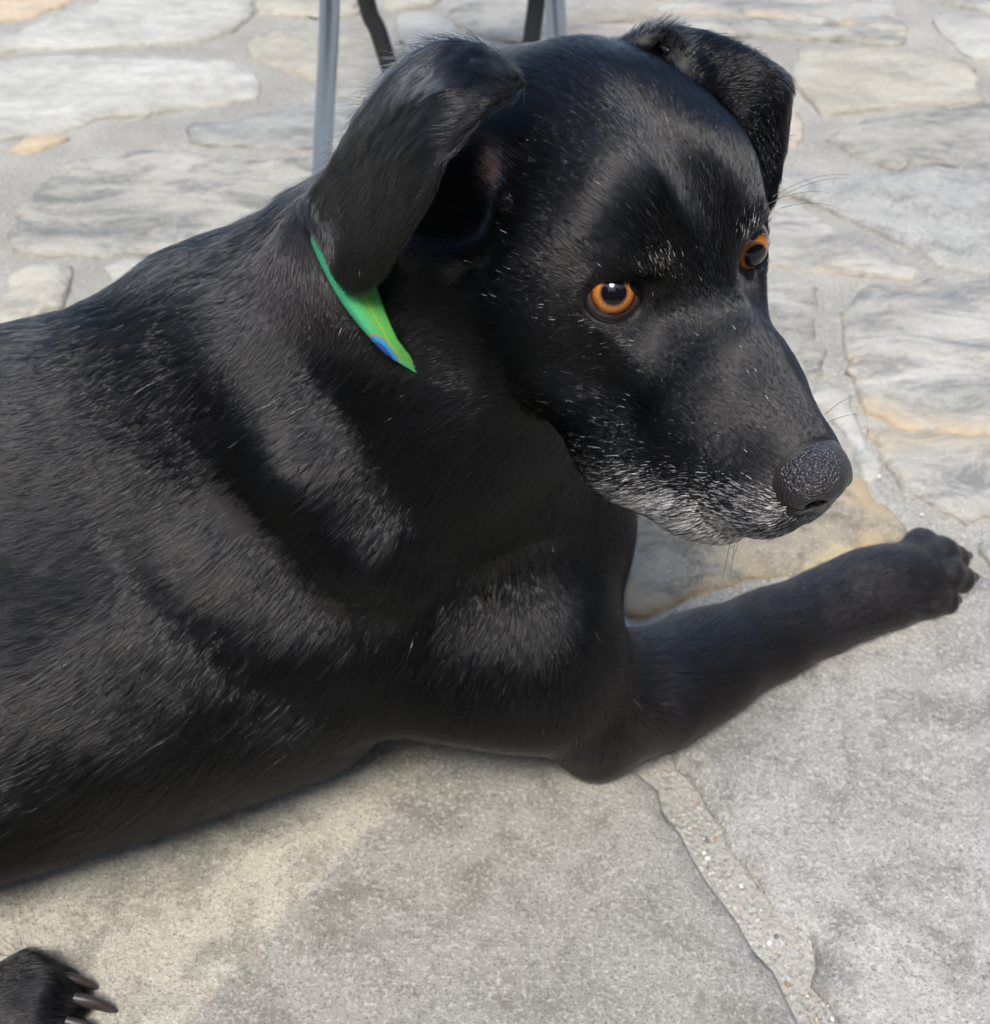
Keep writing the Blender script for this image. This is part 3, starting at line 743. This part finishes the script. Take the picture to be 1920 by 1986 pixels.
for sg in (-1, 1):
    E = np.array(EYE_C) * [1, sg, 1]; Ew = h2w(E)
    gz = (to_cam(Ew) * .92 + HR[:, 0] * .12) if sg < 0 else (to_cam(Ew) * .25 + HR[:, 0] * .85)
    gz = _n(gz + np.array([0, 0, .07]))
    q = Vector(gz).to_track_quat('Z', 'Y')
    dg = math.radians
    eye = link('eye', mesh_of('eye', *lathe_cap(dg(46.5), dg(179), 20)), SCLERA); eye.parent = dog; eye.matrix_parent_inverse.translation = (.2, -.48, 0)
    eye.location = Vector(Ew); eye.rotation_euler = q.to_euler()
    tag(eye, 'orange eye on the side of the head turned to the viewer' if sg < 0 else 'orange eye on the far side of the head')
    link('iris', mesh_of('iris', *lathe_cap(dg(21), dg(47), 14)), iris_mat('iris_orange', 0 if sg < 0 else 3), eye)
    link('pupil', mesh_of('pupil', *lathe_cap(dg(.2), dg(21.4), 10)), PUPIL, eye)
    # eyelids: a ring of skin round the opening
    A = OPEN_AX * [1, sg, 1]; V = EYE_V * [1, sg, 1]; H = -np.cross(V, A) * sg           # H towards the nose
    H = H if H[0] > 0 else -H
    prof = [(-1., 1.12), (-1., 1.195), (0., 1.235), (2.5, 1.255), (6., 1.26), (12., 1.24), (20., 1.15), (28., 1.0)]
    m = 72; v = []; TC, TS = math.cos(math.radians(14)), math.sin(math.radians(14))   # inner corner sits lower
    for add, r in prof:
        for j in range(m):
            p = 2 * math.pi * j / m; c, s_ = math.cos(p), math.sin(p)
            aw = 59 if c > 0 else 54; ah = 39 if s_ > 0 else 42
            c0, s0 = c, s_; c, s_ = c0 * TC - s0 * TS, s0 * TC + c0 * TS
            rho = 1 / math.sqrt((c / aw) ** 2 + (s_ / ah) ** 2) + (9 * max(0, c) ** 8 + 3 * max(0, -c) ** 8) + add
            t = math.radians(rho); dirn = A * math.cos(t) + (H * c0 + V * s0) * math.sin(t)
            v.append(h2w(E + dirn * r))
    f = [(i * m + j, i * m + (j + 1) % m, (i + 1) * m + (j + 1) % m, (i + 1) * m + j) for i in range(len(prof) - 1) for j in range(m)]
    part('eyelid', mesh_of('eyelid', v, f), LID)

# ---- claws
def claw(a, b, r, sag):
    a = np.array(a, float); b = np.array(b, float); n = 8; m = 10; v = []
    ax = _n(b - a); sd = _n(np.cross(ax, [0, 0, 1])); up = np.cross(sd, ax)
    for i in range(n + 1):
        t = i / n; c = a + (b - a) * t + up * (sag * math.sin(math.pi * t) ** 1.2); rr = r * (1 - t ** 2.6 * .62) * (1.0 if i < n else .55)
        for j in range(m):
            p = 2 * math.pi * j / m; v.append(c + sd * rr * .72 * math.cos(p) + up * rr * math.sin(p))
    v.append(b); f = [(i * m + j, i * m + (j + 1) % m, (i + 1) * m + (j + 1) % m, (i + 1) * m + j) for i in range(n) for j in range(m)]
    f += [(n * m + j, n * m + (j + 1) % m, len(v) - 1) for j in range(m)]
    return mesh_of('claw', v, f)
for T, L in zip(TOES, (.010, .011, .011, .009)):
    a = np.array(T[2]); d = _n((a - np.array(T[1])) * [1, 1, 0]); part('claw', claw(a + d * .004 + [0, 0, .001], a + d * (.006 + L) - [0, 0, .0065], .0036, .0015), CLAW)
for T, L in zip(HTOES, (.017, .019, .018, .016)):
    a = np.array(T[2]); d = _n((a - np.array(T[1])) * [1, 1, 0]); part('claw', claw(a + d * .003 + [0, 0, .005], a + d * (.005 + L) - [0, 0, .006], .0044, .0020), CLAW)

# ======================= collar =======================
CAX = _n(np.array([-.66, .10, -.745]))
CN = h2w((-9.5, 0, -4.2)); CN = CN + CAX * ((np.array([-.055, .443, .333]) - CN) @ CAX)
c1 = _n(np.cross(CAX, [0, 0, 1.])); c2 = np.cross(CAX, c1)
CW = .0085
def collar_radius(off, ang):
    d = c1 * math.cos(ang) + c2 * math.sin(ang); rr = np.linspace(.03, .13, 90)
    P = (CN + CAX * off + d * rr[:, None]).astype(np.float32); s_ = dog_sdf(P, False); k = np.argmax(s_ > 0)
    return rr[k] if (s_ > 0).any() else .1
m = 96
crad = np.array([[min(collar_radius(o_, 2 * math.pi * j / m), .098) for j in range(m)] for o_ in (-CW, 0, CW)])
for _ in range(6): crad = (np.roll(crad, 1, 1) + 2 * crad + np.roll(crad, -1, 1)) / 4
# it stands proud high on the side of the neck and sinks into the loose skin lower down
def lift(z): return .0035 - .016 * min(1., max(0., (.320 - z) / .022)) - .014 * min(1., max(0., (z - .352) / .01))
rows = [(-CW, 0.), (-CW, .0020), (-CW * .5, .0026), (0, .0022), (CW * .5, .0026), (CW, .0020), (CW, 0.)]
v = []; uvs = []
for o_, th in rows:
    t = (o_ / CW + 1) / 2; r_ = (crad[0] * (1 - t) + crad[2] * t)
    for j in range(m):
        a = 2 * math.pi * j / m; dr = c1 * math.cos(a) + c2 * math.sin(a); zc = (CN + dr * r_[j])[2]
        tp = min(1., max(.12, (zc - .309) / .026)); v.append(CN + CAX * (o_ * tp + CW * .45 * (1 - tp)) + dr * (r_[j] + lift(zc) + th)); uvs.append((j / m, t))
f = [(i * m + j, i * m + (j + 1) % m, ((i + 1) % 7) * m + (j + 1) % m, ((i + 1) % 7) * m + j) for i in range(7) for j in range(m)]
cme = mesh_of('collar', v, f)
ul = cme.uv_layers.new(name='UVMap')
for li, lp in enumerate(cme.loops):
    u, t = uvs[lp.vertex_index]
    ul.data[li].uv = (u, t)
for pl in cme.polygons:                      # close the seam
    us = [ul.data[li].uv[0] for li in pl.loop_indices]
    if max(us) - min(us) > .5:
        for li in pl.loop_indices:
            if ul.data[li].uv[0] < .5: ul.data[li].uv[0] += 1
COLLAR_U = .62
def collar_mat():
    k = NT('collar_webbing'); uv = k.n('UVMap', uv_map='UVMap').outputs[0]
    sp = k.n('SeparateXYZ'); k.l(uv, sp.inputs[0]); U, V_ = sp.outputs[0], sp.outputs[1]
    warp = k.math('SINE', k.math('MULTIPLY', V_, 100.)); weft = k.math('SINE', k.math('MULTIPLY', U, 1500.))
    weave = k.math('ADD', k.math('MULTIPLY', k.math('MULTIPLY', warp, weft), .5), .5)
    n1 = k.noise(uv, 60, 4, .7)
    c = k.mix(n1, (.03, .30, .05), (.17, .56, .07))
    c = k.mix(k.ramp(V_, [(.45, 0.), (.9, 1.)]), c, (.05, .55, .26))
    st = k.math('MULTIPLY', k.ramp(V_, [(.25, 0.), (.34, 1.), (.43, 0.)]), .5); c = k.mix(st, c, (.42, .50, .03))
    # repeating feather-eye motif
    fr = k.math('SUBTRACT', k.math('FRACT', k.math('ADD', k.math('MULTIPLY', U, 7.), COLLAR_OFF)), .5)
    dx = k.math('MULTIPLY', fr, 2.5); dy = k.math('MULTIPLY', k.math('SUBTRACT', V_, .95), .60)
    r = k.math('ADD', k.math('POWER', k.math('ADD', k.math('POWER', dx, 2), k.math('POWER', dy, 2)), .5), k.math('MULTIPLY', k.math('SUBTRACT', n1, .5), .06))
    c = k.mix(k.ramp(r, [(.285, 1.), (.31, 0.)]), c, (.46, .20, .05))
    c = k.mix(k.ramp(r, [(.26, 1.), (.28, 0.)]), c, (.005, .30, .62))
    c = k.mix(k.ramp(r, [(.15, 1.), (.18, 0.)]), c, (.004, .045, .42))
    c = k.mix(k.math('MULTIPLY', k.math('SUBTRACT', 1., weave), .75), c, (.005, .04, .015))
    return k.set(Base_Color=c, Roughness=.75, Normal=k.bump(weave, .6, .0006))
COLLAR_OFF = .63
collar = tag(link('collar', cme, collar_mat()), 'bright green woven dog collar with blue and orange motif round the neck', 'collar')

# ======================= fur =======================
rng = np.random.default_rng(11)
# combing directions: place, direction, hair length (mm), lift
A = []
def ha(p, d, L, tilt=.22, both=True):
    for sg in ((1, -1) if both and abs(p[1]) > .01 else (1,)):
        A.append((h2w(np.array(p) * [1, sg, 1]), HR @ (np.array(d, float) * [1, sg, 1]), L, tilt))
def wa(p, d, L, tilt=.22): A.append((np.array(p, float), np.array(d, float), L, tilt))
ha((8, 0, -1.3), (-1, 0, .35), 2.2, .3); ha((8, 1.5, -2.6), (-.9, .5, .1), 2.2, .3); ha((5, 0, -.4), (-1, 0, .3), 3, .3); ha((2, 0, .8), (-.8, 0, .6), 4, .25)
ha((5, 1.8, -1.5), (-.9, .4, -.1), 3.2); ha((3, 2.6, -2.5), (-.85, .4, -.25), 4.5); ha((7.5, 2.2, -4.6), (-.75, .5, -.5), 3.5); ha((6, 3.2, -6), (-.7, .25, -.7), 6.5); ha((7.8, 1.5, -6.3), (-.35, .2, -.95), 4.5)
ha((3, 4.2, -6), (-.8, .2, -.55), 6); ha((4, 3.6, -7.6), (-.7, 0, -.75), 8, .3); ha((6.5, 1.2, -7.9), (-.7, 0, -.7), 7, .35); ha((0, 4.6, -4.5), (-.9, .2, -.35), 7); ha((0, 4.0, -1.8), (-.85, .35, -.35), 5.5)
ha((-3, 5.4, -4), (-.95, .1, -.3), 9); ha((-1, 4.5, -7), (-.85, 0, -.5), 9, .3); ha((-5, 5.2, -7), (-.85, .1, -.5), 12); ha((-6, 5.8, -2), (-1, .1, -.15), 10); ha((-3.5, 5.0, .5), (-.95, .25, .1), 7); ha((-5, 4.8, 2.5), (-.95, .2, .1), 8)
ha((-1.5, 0, 3.6), (-.85, .0, .5), 6); ha((-1.2, 2, 3.6), (-.85, .35, .35), 6); ha((-2.5, 3.6, 3.0), (-.9, .45, .05), 6.5); ha((-.2, 2.5, 2.2), (-.6, .5, .6), 6, .35); ha((.2, 1.2, 2), (-.7, .2, .7), 5)
ha((-5, 0, 5.2), (-1, 0, .15), 8); ha((-5, 2.5, 4.9), (-.95, .3, .1), 8); ha((-9, 0, 5), (-1, 0, -.3), 11, .3); ha((-9, 3, 4), (-.95, .25, -.2), 11, .3)
# round the eye the hair lies away from the lids
Ec = np.array(EYE_C)
for p in range(10):
    t = 2 * math.pi * p / 10
    dr = EYE_H * math.cos(t) + EYE_V * math.sin(t)
    ha(Ec + OPEN_AX * .55 + dr * 1.35, .75 * dr + np.array([-.75, .2, 0]), 2.6, .25)
# ears: along the flap from the crest to the tip
for G, sgn in ((ER, -1), (EL, 1)):
    for i in range(1, G.shape[0] - 1, 2):
        for j in range(0, G.shape[1], 2):
            d = G[min(i + 2, G.shape[0] - 1), j] - G[i - 1, j]
            if i < 4: d = .5 * _n(d) + .8 * np.array([-.35, sgn * .75, .45])
            A.append((h2w(G[i, j]), HR @ _n(d), (10 if sgn < 0 else 8) if i < 4 else 5, .38 if i < 4 else .38))
wa((-.06, .44, .29), (-.75, .0, -.65), 18, .28); wa((-.02, .44, .25), (-.5, -.1, -.85), 18, .28); wa((.02, .44, .22), (-.15, -.1, -1), 16, .3); wa((.05, .47, .2), (.05, -.1, -1), 15)
wa((-.09, .52, .345), (-.85, -.05, -.3), 20, .38); wa((-.12, .5, .31), (-.85, -.15, -.4), 20, .3); wa((-.12, .42, .24), (-.85, -.1, -.5), 19); wa((-.08, .42, .2), (-.6, -.1, -.8), 18)
wa((-.2, .5, .26), (-.98, -.2, -.1), 20); wa((-.2, .42, .22), (-.95, -.2, -.3), 19); wa((-.35, .45, .25), (-.98, -.2, -.1), 20); wa((-.35, .38, .2), (-.95, -.2, -.25), 18)
wa((-.25, .36, .14), (-.93, -.15, -.35), 17); wa((-.25, .35, .07), (-.85, -.15, -.5), 16); wa((-.15, .37, .05), (-.8, -.1, -.55), 17, .3); wa((-.38, .33, .1), (-.93, -.2, -.35), 16); wa((-.1, .39, .12), (-.75, -.1, -.65), 16); wa((-.08, .42, .03), (-.7, -.2, -.6), 18, .35)
wa((-.03, .42, .15), (-.45, -.15, -.85), 13); wa((-.06, .42, .15), (-.6, -.15, -.75), 14); wa((.01, .43, .12), (-.25, -.15, -.95), 11); wa((.03, .42, .08), (.1, -.15, -.9), 9); wa((.06, .44, .05), (-.1, -.4, -.8), 8); wa((.05, .48, .12), (.3, 0, -.9), 10)
wa((.09, .47, .05), (.75, .35, -.45), 9, .4); wa((.14, .51, .05), (.8, .5, -.3), 8, .4); wa((.2, .55, .045), (.82, .5, -.2), 7, .4); wa((.26, .58, .045), (.82, .5, -.15), 6, .4); wa((.31, .61, .035), (.8, .45, -.4), 4); wa((.15, .50, .015), (.8, .4, -.3), 7)
wa((-.26, .29, .04), (.95, .1, -.25), 5); wa((-.35, .27, .04), (.95, .1, -.2), 7); wa((-.48, .25, .15), (-.5, -.2, -.8), 14); wa((-.6, .3, .2), (-.8, -.3, -.5), 16); wa((-.6, .45, .25), (-.98, -.2, 0), 18); wa((-.45, .6, .1), (-.9, .1, -.5), 16); wa((-.1, .63, .1), (-.6, .2, -.7), 15)
AP = np.array([a[0] for a in A]); AD = np.array([_n(a[1]) for a in A]); AL = np.array([a[2] for a in A]) / 1000; AT = np.array([a[3] for a in A])
def snoise(P, f, seed, k=5):
    r = np.random.default_rng(seed); o = np.zeros(len(P))
    for i in range(k): o += np.sin(P @ (_n(r.normal(0, 1, 3)) * f * r.uniform(.7, 1.5)) + r.uniform(0, 6.3) + 1.5 * np.sin(P @ (_n(r.normal(0, 1, 3)) * f * .6) + r.uniform(0, 6)))
    return o / k * 1.4
def field(P, N):
    D = np.zeros_like(P); L = np.zeros(len(P)); T = np.zeros(len(P))
    for i in range(0, len(P), 100000):
        s_ = slice(i, i + 100000)
        d2 = ((P[s_, None, :] - AP[None]) ** 2).sum(2) + 3e-5
        w = 1 / d2 ** 1.6
        # anchors on the other side of a thin part do not count
        w /= w.sum(1, keepdims=True); D[s_] = w @ AD; L[s_] = w @ AL; T[s_] = w @ AT
    D -= (D * N).sum(1, keepdims=True) * N
    D /= np.linalg.norm(D, axis=1, keepdims=True) + 1e-9
    return D, L, T
def scatter(n, weight):
    """points on the body, quads drawn by area times weight"""
    a, b, c, d = (dv[dq[:, k]] for k in range(4))
    ar = np.linalg.norm(np.cross(c - a, d - b), axis=1) * .5
    p = ar * weight; cs = np.cumsum(p); q = np.searchsorted(cs, (np.arange(n) + rng.random(n)) / n * cs[-1]); q = np.minimum(q, len(dq) - 1)
    u, t = rng.random((2, n, 1))
    i = dq[q]; bl = lambda X: (X[i[:, 0]] * (1 - u) + X[i[:, 1]] * u) * (1 - t) + (X[i[:, 3]] * (1 - u) + X[i[:, 2]] * u) * t
    N = bl(dn); return bl(dv), N / (np.linalg.norm(N, axis=1, keepdims=True) + 1e-9)
qc = dv[dq].mean(1); qn = dn[dq].mean(1); qh = to_head(qc)
facing = (qn * ((np.array([0, 0, CAM_H]) - qc) / np.linalg.norm(np.array([0, 0, CAM_H]) - qc, axis=1, keepdims=True))).sum(1)
headw = 1 / (1 + np.exp((np.linalg.norm((qh - [0, 0, -1.5]) / [12, 8.5, 9], axis=1) - 1) * 9))
wt = (.38 + 1.25 * headw) * np.where(facing > -.25, 1., .28) * np.where(qc[:, 0] < -.40, .35, 1.) * (qc[:, 2] > .004)
muz = np.exp(-((qh - [7, 0, -4]) ** 2 / np.array([4.5, 5, 4.5]) ** 2).sum(1)); wt *= 1 + 1.3 * muz
leg = (qc[:, 0] > .06) & (qc[:, 2] < .09); wt *= np.where(leg, 1.7, 1.)
def hide(P):
    """bare places: nose leather, eye opening, under the collar, ground contact"""
    h = to_head(P).astype(np.float32); bare = nose_sdf(h) < .03
    for sg in (-1, 1):
        q = (h - np.array(EYE_C) * [1, sg, 1]); a_ = q @ (OPEN_AX * [1, sg, 1]); V = EYE_V * [1, sg, 1]; H = EYE_H * [1, sg, 1]
        bare |= (np.sqrt(((q @ H) / 1.17) ** 2 + ((q @ V) / .93) ** 2) < 1) & (a_ > .1) & (np.linalg.norm(q, axis=1) < 2)
    c = P - CN; o_ = c @ CAX; rad = np.linalg.norm(c - o_[:, None] * CAX, axis=1)
    bare |= (np.abs(o_) < CW * .7) & (rad < .125) & (P[:, 2] > .331) & (h[:, 1] > -8.8)
    pink = np.exp(-(np.abs((h - [-6.6, -5.0, 2.0]) / np.array([1.25, 1.5, 1.4])) ** 3).sum(1))
    bare |= rng.random(len(P)) < pink * .97
    return bare
NH = 700000
P, N = scatter(NH, wt)
kp = ~hide(P); P, N = P[kp], N[kp]
D, L, T = field(P, N)
hp = to_head(P)
S_ = np.cross(N, D)
turn = .14 * snoise(P, 95, 1) + .07 * snoise(P, 260, 2) + rng.normal(0, .06, len(P))
bodyw = 1 / (1 + np.exp(-(L * 1000 - 11) / 1.5))
turn += bodyw * (.16 * snoise(P, 60, 5) + rng.normal(0, .06, len(P)))
D = D * np.cos(turn)[:, None] + S_ * np.sin(turn)[:, None]
L = L * np.clip(rng.normal(1, .16, len(P)), .5, 1.6)
T = .68 * T * np.clip(1 + .30 * snoise(P, 150, 3) + rng.normal(0, .18, len(P)), .3, 2.)
# locks: neighbouring hairs lean together
cell = np.where(bodyw > .5, .0026, .0016)
key = np.floor(P / cell[:, None] + snoise(P, 300, 9)[:, None] * .3).astype(np.int64)
hsh = (key[:, 0] * 73856093) ^ (key[:, 1] * 19349663) ^ (key[:, 2] * 83492791)
_, inv = np.unique(hsh, return_inverse=True); cnt = np.bincount(inv)
cen = np.stack([np.bincount(inv, P[:, c]) / cnt for c in range(3)], 1)[inv]
lock = rng.normal(0, 1, (len(cnt), 3))[inv]
turn2 = lock[:, 0] * np.where(bodyw > .5, .09, .06)
D = D * np.cos(turn2)[:, None] + S_ * np.sin(turn2)[:, None]
T = np.clip(T * (1 + .25 * lock[:, 1]), .04, 1.)
L = L * np.clip(1 + .12 * lock[:, 2], .6, 1.4)
pull = np.where(bodyw > .5, .45, .35)[:, None] * rng.uniform(.3, 1, (len(P), 1))
K = 4; s = np.linspace(0, 1, K)
pos = np.empty((len(P), K, 3), np.float32)
wig = rng.normal(0, 1, (len(P), 1)) * L[:, None] * .05
for k in range(K):
    t = s[k]
    q = P + D * (L * t * np.cos(T * .5))[:, None] + N * (L * np.sin(T) * (t - .72 * t * t))[:, None] + S_ * wig * t * t
    q = q + (cen - P) * pull * t * t - N * (((cen - P) * N).sum(1, keepdims=True)) * pull * t * t
    pos[:, k] = q
pos[:, 0] -= (N * .0006).astype(np.float32)
rad = np.where(bodyw > .5, .000078, .000062)
# colour of each hair
tint = np.tile(np.array([.0040, .0042, .0050, 1.]), (len(P), 1)); tint[:, :3] *= rng.uniform(.6, 1.6, (len(P), 1))
earw = (np.abs(hp[:, 1]) > 6.4) & (hp[:, 0] < -1) & (hp[:, 0] > -15.5) & (hp[:, 2] > -7)
tint[earw, :3] = np.array([.016, .0155, .017]) * rng.uniform(.4, 1.6, (earw.sum(), 1))
br = (np.clip((P[:, 0] - .035) / .06, 0, 1) * np.clip((.12 - P[:, 2]) / .05, 0, 1))[:, None] * rng.uniform(.3, 1, (len(P), 1)); tint[:, :3] = tint[:, :3] * (1 - br) + np.array([.045, .036, .034]) * rng.uniform(.2, 2.0, (len(P), 1)) * br
def blob(c, r): return np.exp(-(((hp * [1, 1, 1]) - c) ** 2 / np.array(r) ** 2).sum(1))
ay = np.abs(hp[:, 1])
low = np.clip((-3.7 - hp[:, 2] + .30 * (hp[:, 0] - 5.5)) / 3.4, 0, 1) * np.clip((hp[:, 0] - .6) / 3.4, 0, 1) * np.clip((9.7 - hp[:, 0]) / .8, 0, 1)
pw = 1.2 * low ** 1.35 * np.clip(1 + .45 * snoise(P, 240, 21), .25, 1.4)
pw += .03 * np.clip((-2.6 - hp[:, 2]) / 3, 0, 1) * (hp[:, 0] > -2) + .0015
hb = hp.copy(); hb[:, 1] = ay
pw += .22 * np.exp(-((hb - [.9, 2.1, 1.7]) ** 2 / np.array([.55, .6, .5]) ** 2).sum(1)) + .05 * np.exp(-((hb - [-.6, 4.0, -2.6]) ** 2 / np.array([1.6, .9, 1.3]) ** 2).sum(1)) + .02 * np.exp(-((hb - [-4, 5, -1]) ** 2 / np.array([2, 2, 1.5]) ** 2).sum(1)) * .4
pw *= (np.linalg.norm((hp - [1, 0, -2]) / [11, 8, 9], axis=1) < 1.0)
pw = np.maximum(pw, .0004)
wh = rng.random(len(P)) < np.minimum(pw, .80)
pos[wh] = pos[wh, :1] + (pos[wh] - pos[wh, :1]) * np.where(L[wh] > .004, .8, 1.)[:, None, None]
tint[wh, :3] = np.array([.86, .86, .86]) * rng.uniform(.55, 1.08, (wh.sum(), 1))
rad = np.where(wh, rad * 1.12, rad)
guard = (rng.random(len(P)) < .30) & ~wh
rad = np.where(guard, np.where(bodyw > .5, .00013, .000095), rad)
tint[guard, :3] *= .7
def curves(name, pos, rad0, tint, parent, taper=.35):
    n, K = pos.shape[:2]
    cu = bpy.data.hair_curves.new(name); cu.add_curves([K] * n)
    cu.attributes['position'].data.foreach_set('vector', pos.astype(np.float32).ravel())
    ra = cu.attributes.get('radius') or cu.attributes.new('radius', 'FLOAT', 'POINT')
    prof = 1 - (1 - taper) * np.linspace(0, 1, K) ** 1.8
    ra.data.foreach_set('value', (rad0[:, None] * prof[None]).astype(np.float32).ravel())
    ta = cu.attributes.new('tint', 'FLOAT_COLOR', 'CURVE'); ta.data.foreach_set('color', tint.astype(np.float32).ravel())
    o = bpy.data.objects.new(name, cu); COL.objects.link(o); cu.materials.append(HAIR); o.parent = parent
    return o
fur = curves('fur', pos, rad, tint, body)
fur['kind'] = 'stuff'
# whiskers on lips and brow
wp, wl = [], []
def whisk(p, d, L, droop, n=1, spread=.3):
    for _ in range(n):
        b = h2w(np.array(p) + rng.normal(0, .25, 3) * [1, .4, .6]); dd = _n(HR @ (np.array(d) + rng.normal(0, spread, 3))); LL = L * rng.uniform(.6, 1.15) / 100
        t = np.linspace(0, 1, 7)[:, None]; wp.append(b + dd * LL * t + np.array([0, 0, -1]) * (droop * LL * t * t))
for x in np.linspace(2.6, 8, 9): whisk((x, -3.4 + .28 * (x - 2.6), -7.2 + .02 * x), (-.15, -.35, -.9), 1.5, .1, 3)
for x in (4, 5.5, 7): whisk((x, 2.6, -5.5), (-.3, .8, -.3), 2.6, .3, 2)
whisk((-.2, 3.9, 1.9), (.2, .95, .25), 4.2, .35, 4, .2); whisk((.2, -2.3, 2.1), (.3, -.3, .9), 1.8, .1, 3); whisk((7, 2.0, -2.6), (.2, .95, .3), 2.2, .4, 2, .15)
wpos = np.array(wp, np.float32)
whiskers = curves('whiskers', wpos, np.full(len(wpos), .00011), np.tile([.006, .006, .006, 1.], (len(wpos), 1)), body, .25)
whiskers['kind'] = 'stuff'
print('fur', len(P), round(time.time() - T0, 1))

# ======================= metal chair behind the dog =======================
def steel(name, c, rough, metal):
    k = NT(name); P = k.n('NewGeometry').outputs['Position']
    return k.set(Base_Color=k.mix(k.noise(P, 90, 4), c, tuple(x * .8 for x in c)), Roughness=rough, Metallic=metal, Normal=k.bump(k.noise(P, 500, 3), .08, .0006))
STEEL = steel('chair_grey_blue_metal', (.42, .50, .60), .28, .9); DARK_SHADED = steel('chair_dark_shaded_metal', (.035, .037, .036), .5, .3)  # dark one has the back legs' shade in its colour; seat and feet share it
def tube(name, pts, r, mat, parent, m=14):
    pts = np.array(pts, float)
    # smooth path
    e = np.concatenate([[2 * pts[0] - pts[1]], pts, [2 * pts[-1] - pts[-2]]]); path = []
    for i in range(len(pts) - 1):
        p0, p1, p2, p3 = e[i:i + 4]
        for s_ in range(6):
            t = s_ / 6; path.append(.5 * (2 * p1 + (p2 - p0) * t + (2 * p0 - 5 * p1 + 4 * p2 - p3) * t * t + (3 * p1 - p0 - 3 * p2 + p3) * t ** 3))
    path.append(pts[-1]); path = np.array(path); v = []
    tg = np.gradient(path, axis=0)
    for c, t in zip(path, tg):
        t = _n(t); a = _n(np.cross(t, [.3, 1, .2])); b = np.cross(t, a)
        for j in range(m): v.append(c + r * (a * math.cos(2 * math.pi * j / m) + b * math.sin(2 * math.pi * j / m)))
    n = len(path); f = [(i * m + j, i * m + (j + 1) % m, (i + 1) * m + (j + 1) % m, (i + 1) * m + j) for i in range(n - 1) for j in range(m)]
    f += [tuple(range(m))[::-1], tuple((n - 1) * m + j for j in range(m))]
    o = link(name, mesh_of(name, v, f), mat, parent)
    return o
chair = bpy.data.objects.new('chair', None); COL.objects.link(chair)
tag(chair, 'metal chair with steel blue tube legs, the back pair coloured as in shade, standing behind the dog', 'chair')
tube('leg', [(-.181, 1.177, .004), (-.168, 1.18, .10), (-.155, 1.185, .20), (-.135, 1.20, .42)], .0098, STEEL, chair)
tube('leg', [(.080, 1.177, .004), (.068, 1.18, .10), (.056, 1.185, .20), (.040, 1.20, .42)], .0098, STEEL, chair)
tube('leg', [(-.098, 1.325, .004), (-.108, 1.33, .05), (-.126, 1.345, .11), (-.140, 1.355, .16), (-.165, 1.40, .42)], .0098, DARK_SHADED, chair)
tube('leg', [(.030, 1.325, .004), (.034, 1.33, .05), (.040, 1.345, .11), (.046, 1.355, .16), (.070, 1.40, .42)], .0098, DARK_SHADED, chair)
tube('seat_frame', [(-.135, 1.19, .43), (.040, 1.19, .43), (.085, 1.22, .43), (.09, 1.40, .43), (-.18, 1.40, .43), (-.185, 1.22, .43), (-.135, 1.19, .43)], .010, STEEL, chair)
seatv = [(x, y, z) for z in (.432, .446) for x, y in ((-.18, 1.19), (.085, 1.19), (.085, 1.40), (-.18, 1.40))]
link('seat', mesh_of('seat', seatv, [(3, 2, 1, 0), (4, 5, 6, 7), (0, 1, 5, 4), (1, 2, 6, 5), (2, 3, 7, 6), (3, 0, 4, 7)]), DARK_SHADED, chair, smooth=False)
tube('backrest', [(-.175, 1.40, .43), (-.185, 1.44, .65), (-.15, 1.47, .83), (.055, 1.47, .83), (.09, 1.44, .65), (.085, 1.40, .43)], .010, STEEL, chair)
for gx_, gy_ in ((-.181, 1.177), (.080, 1.177), (-.098, 1.325), (.030, 1.325)):
    tube('rubber_foot', [(gx_, gy_, .0025), (gx_, gy_, .010), (gx_, gy_, .022)], .0118, DARK_SHADED, chair)
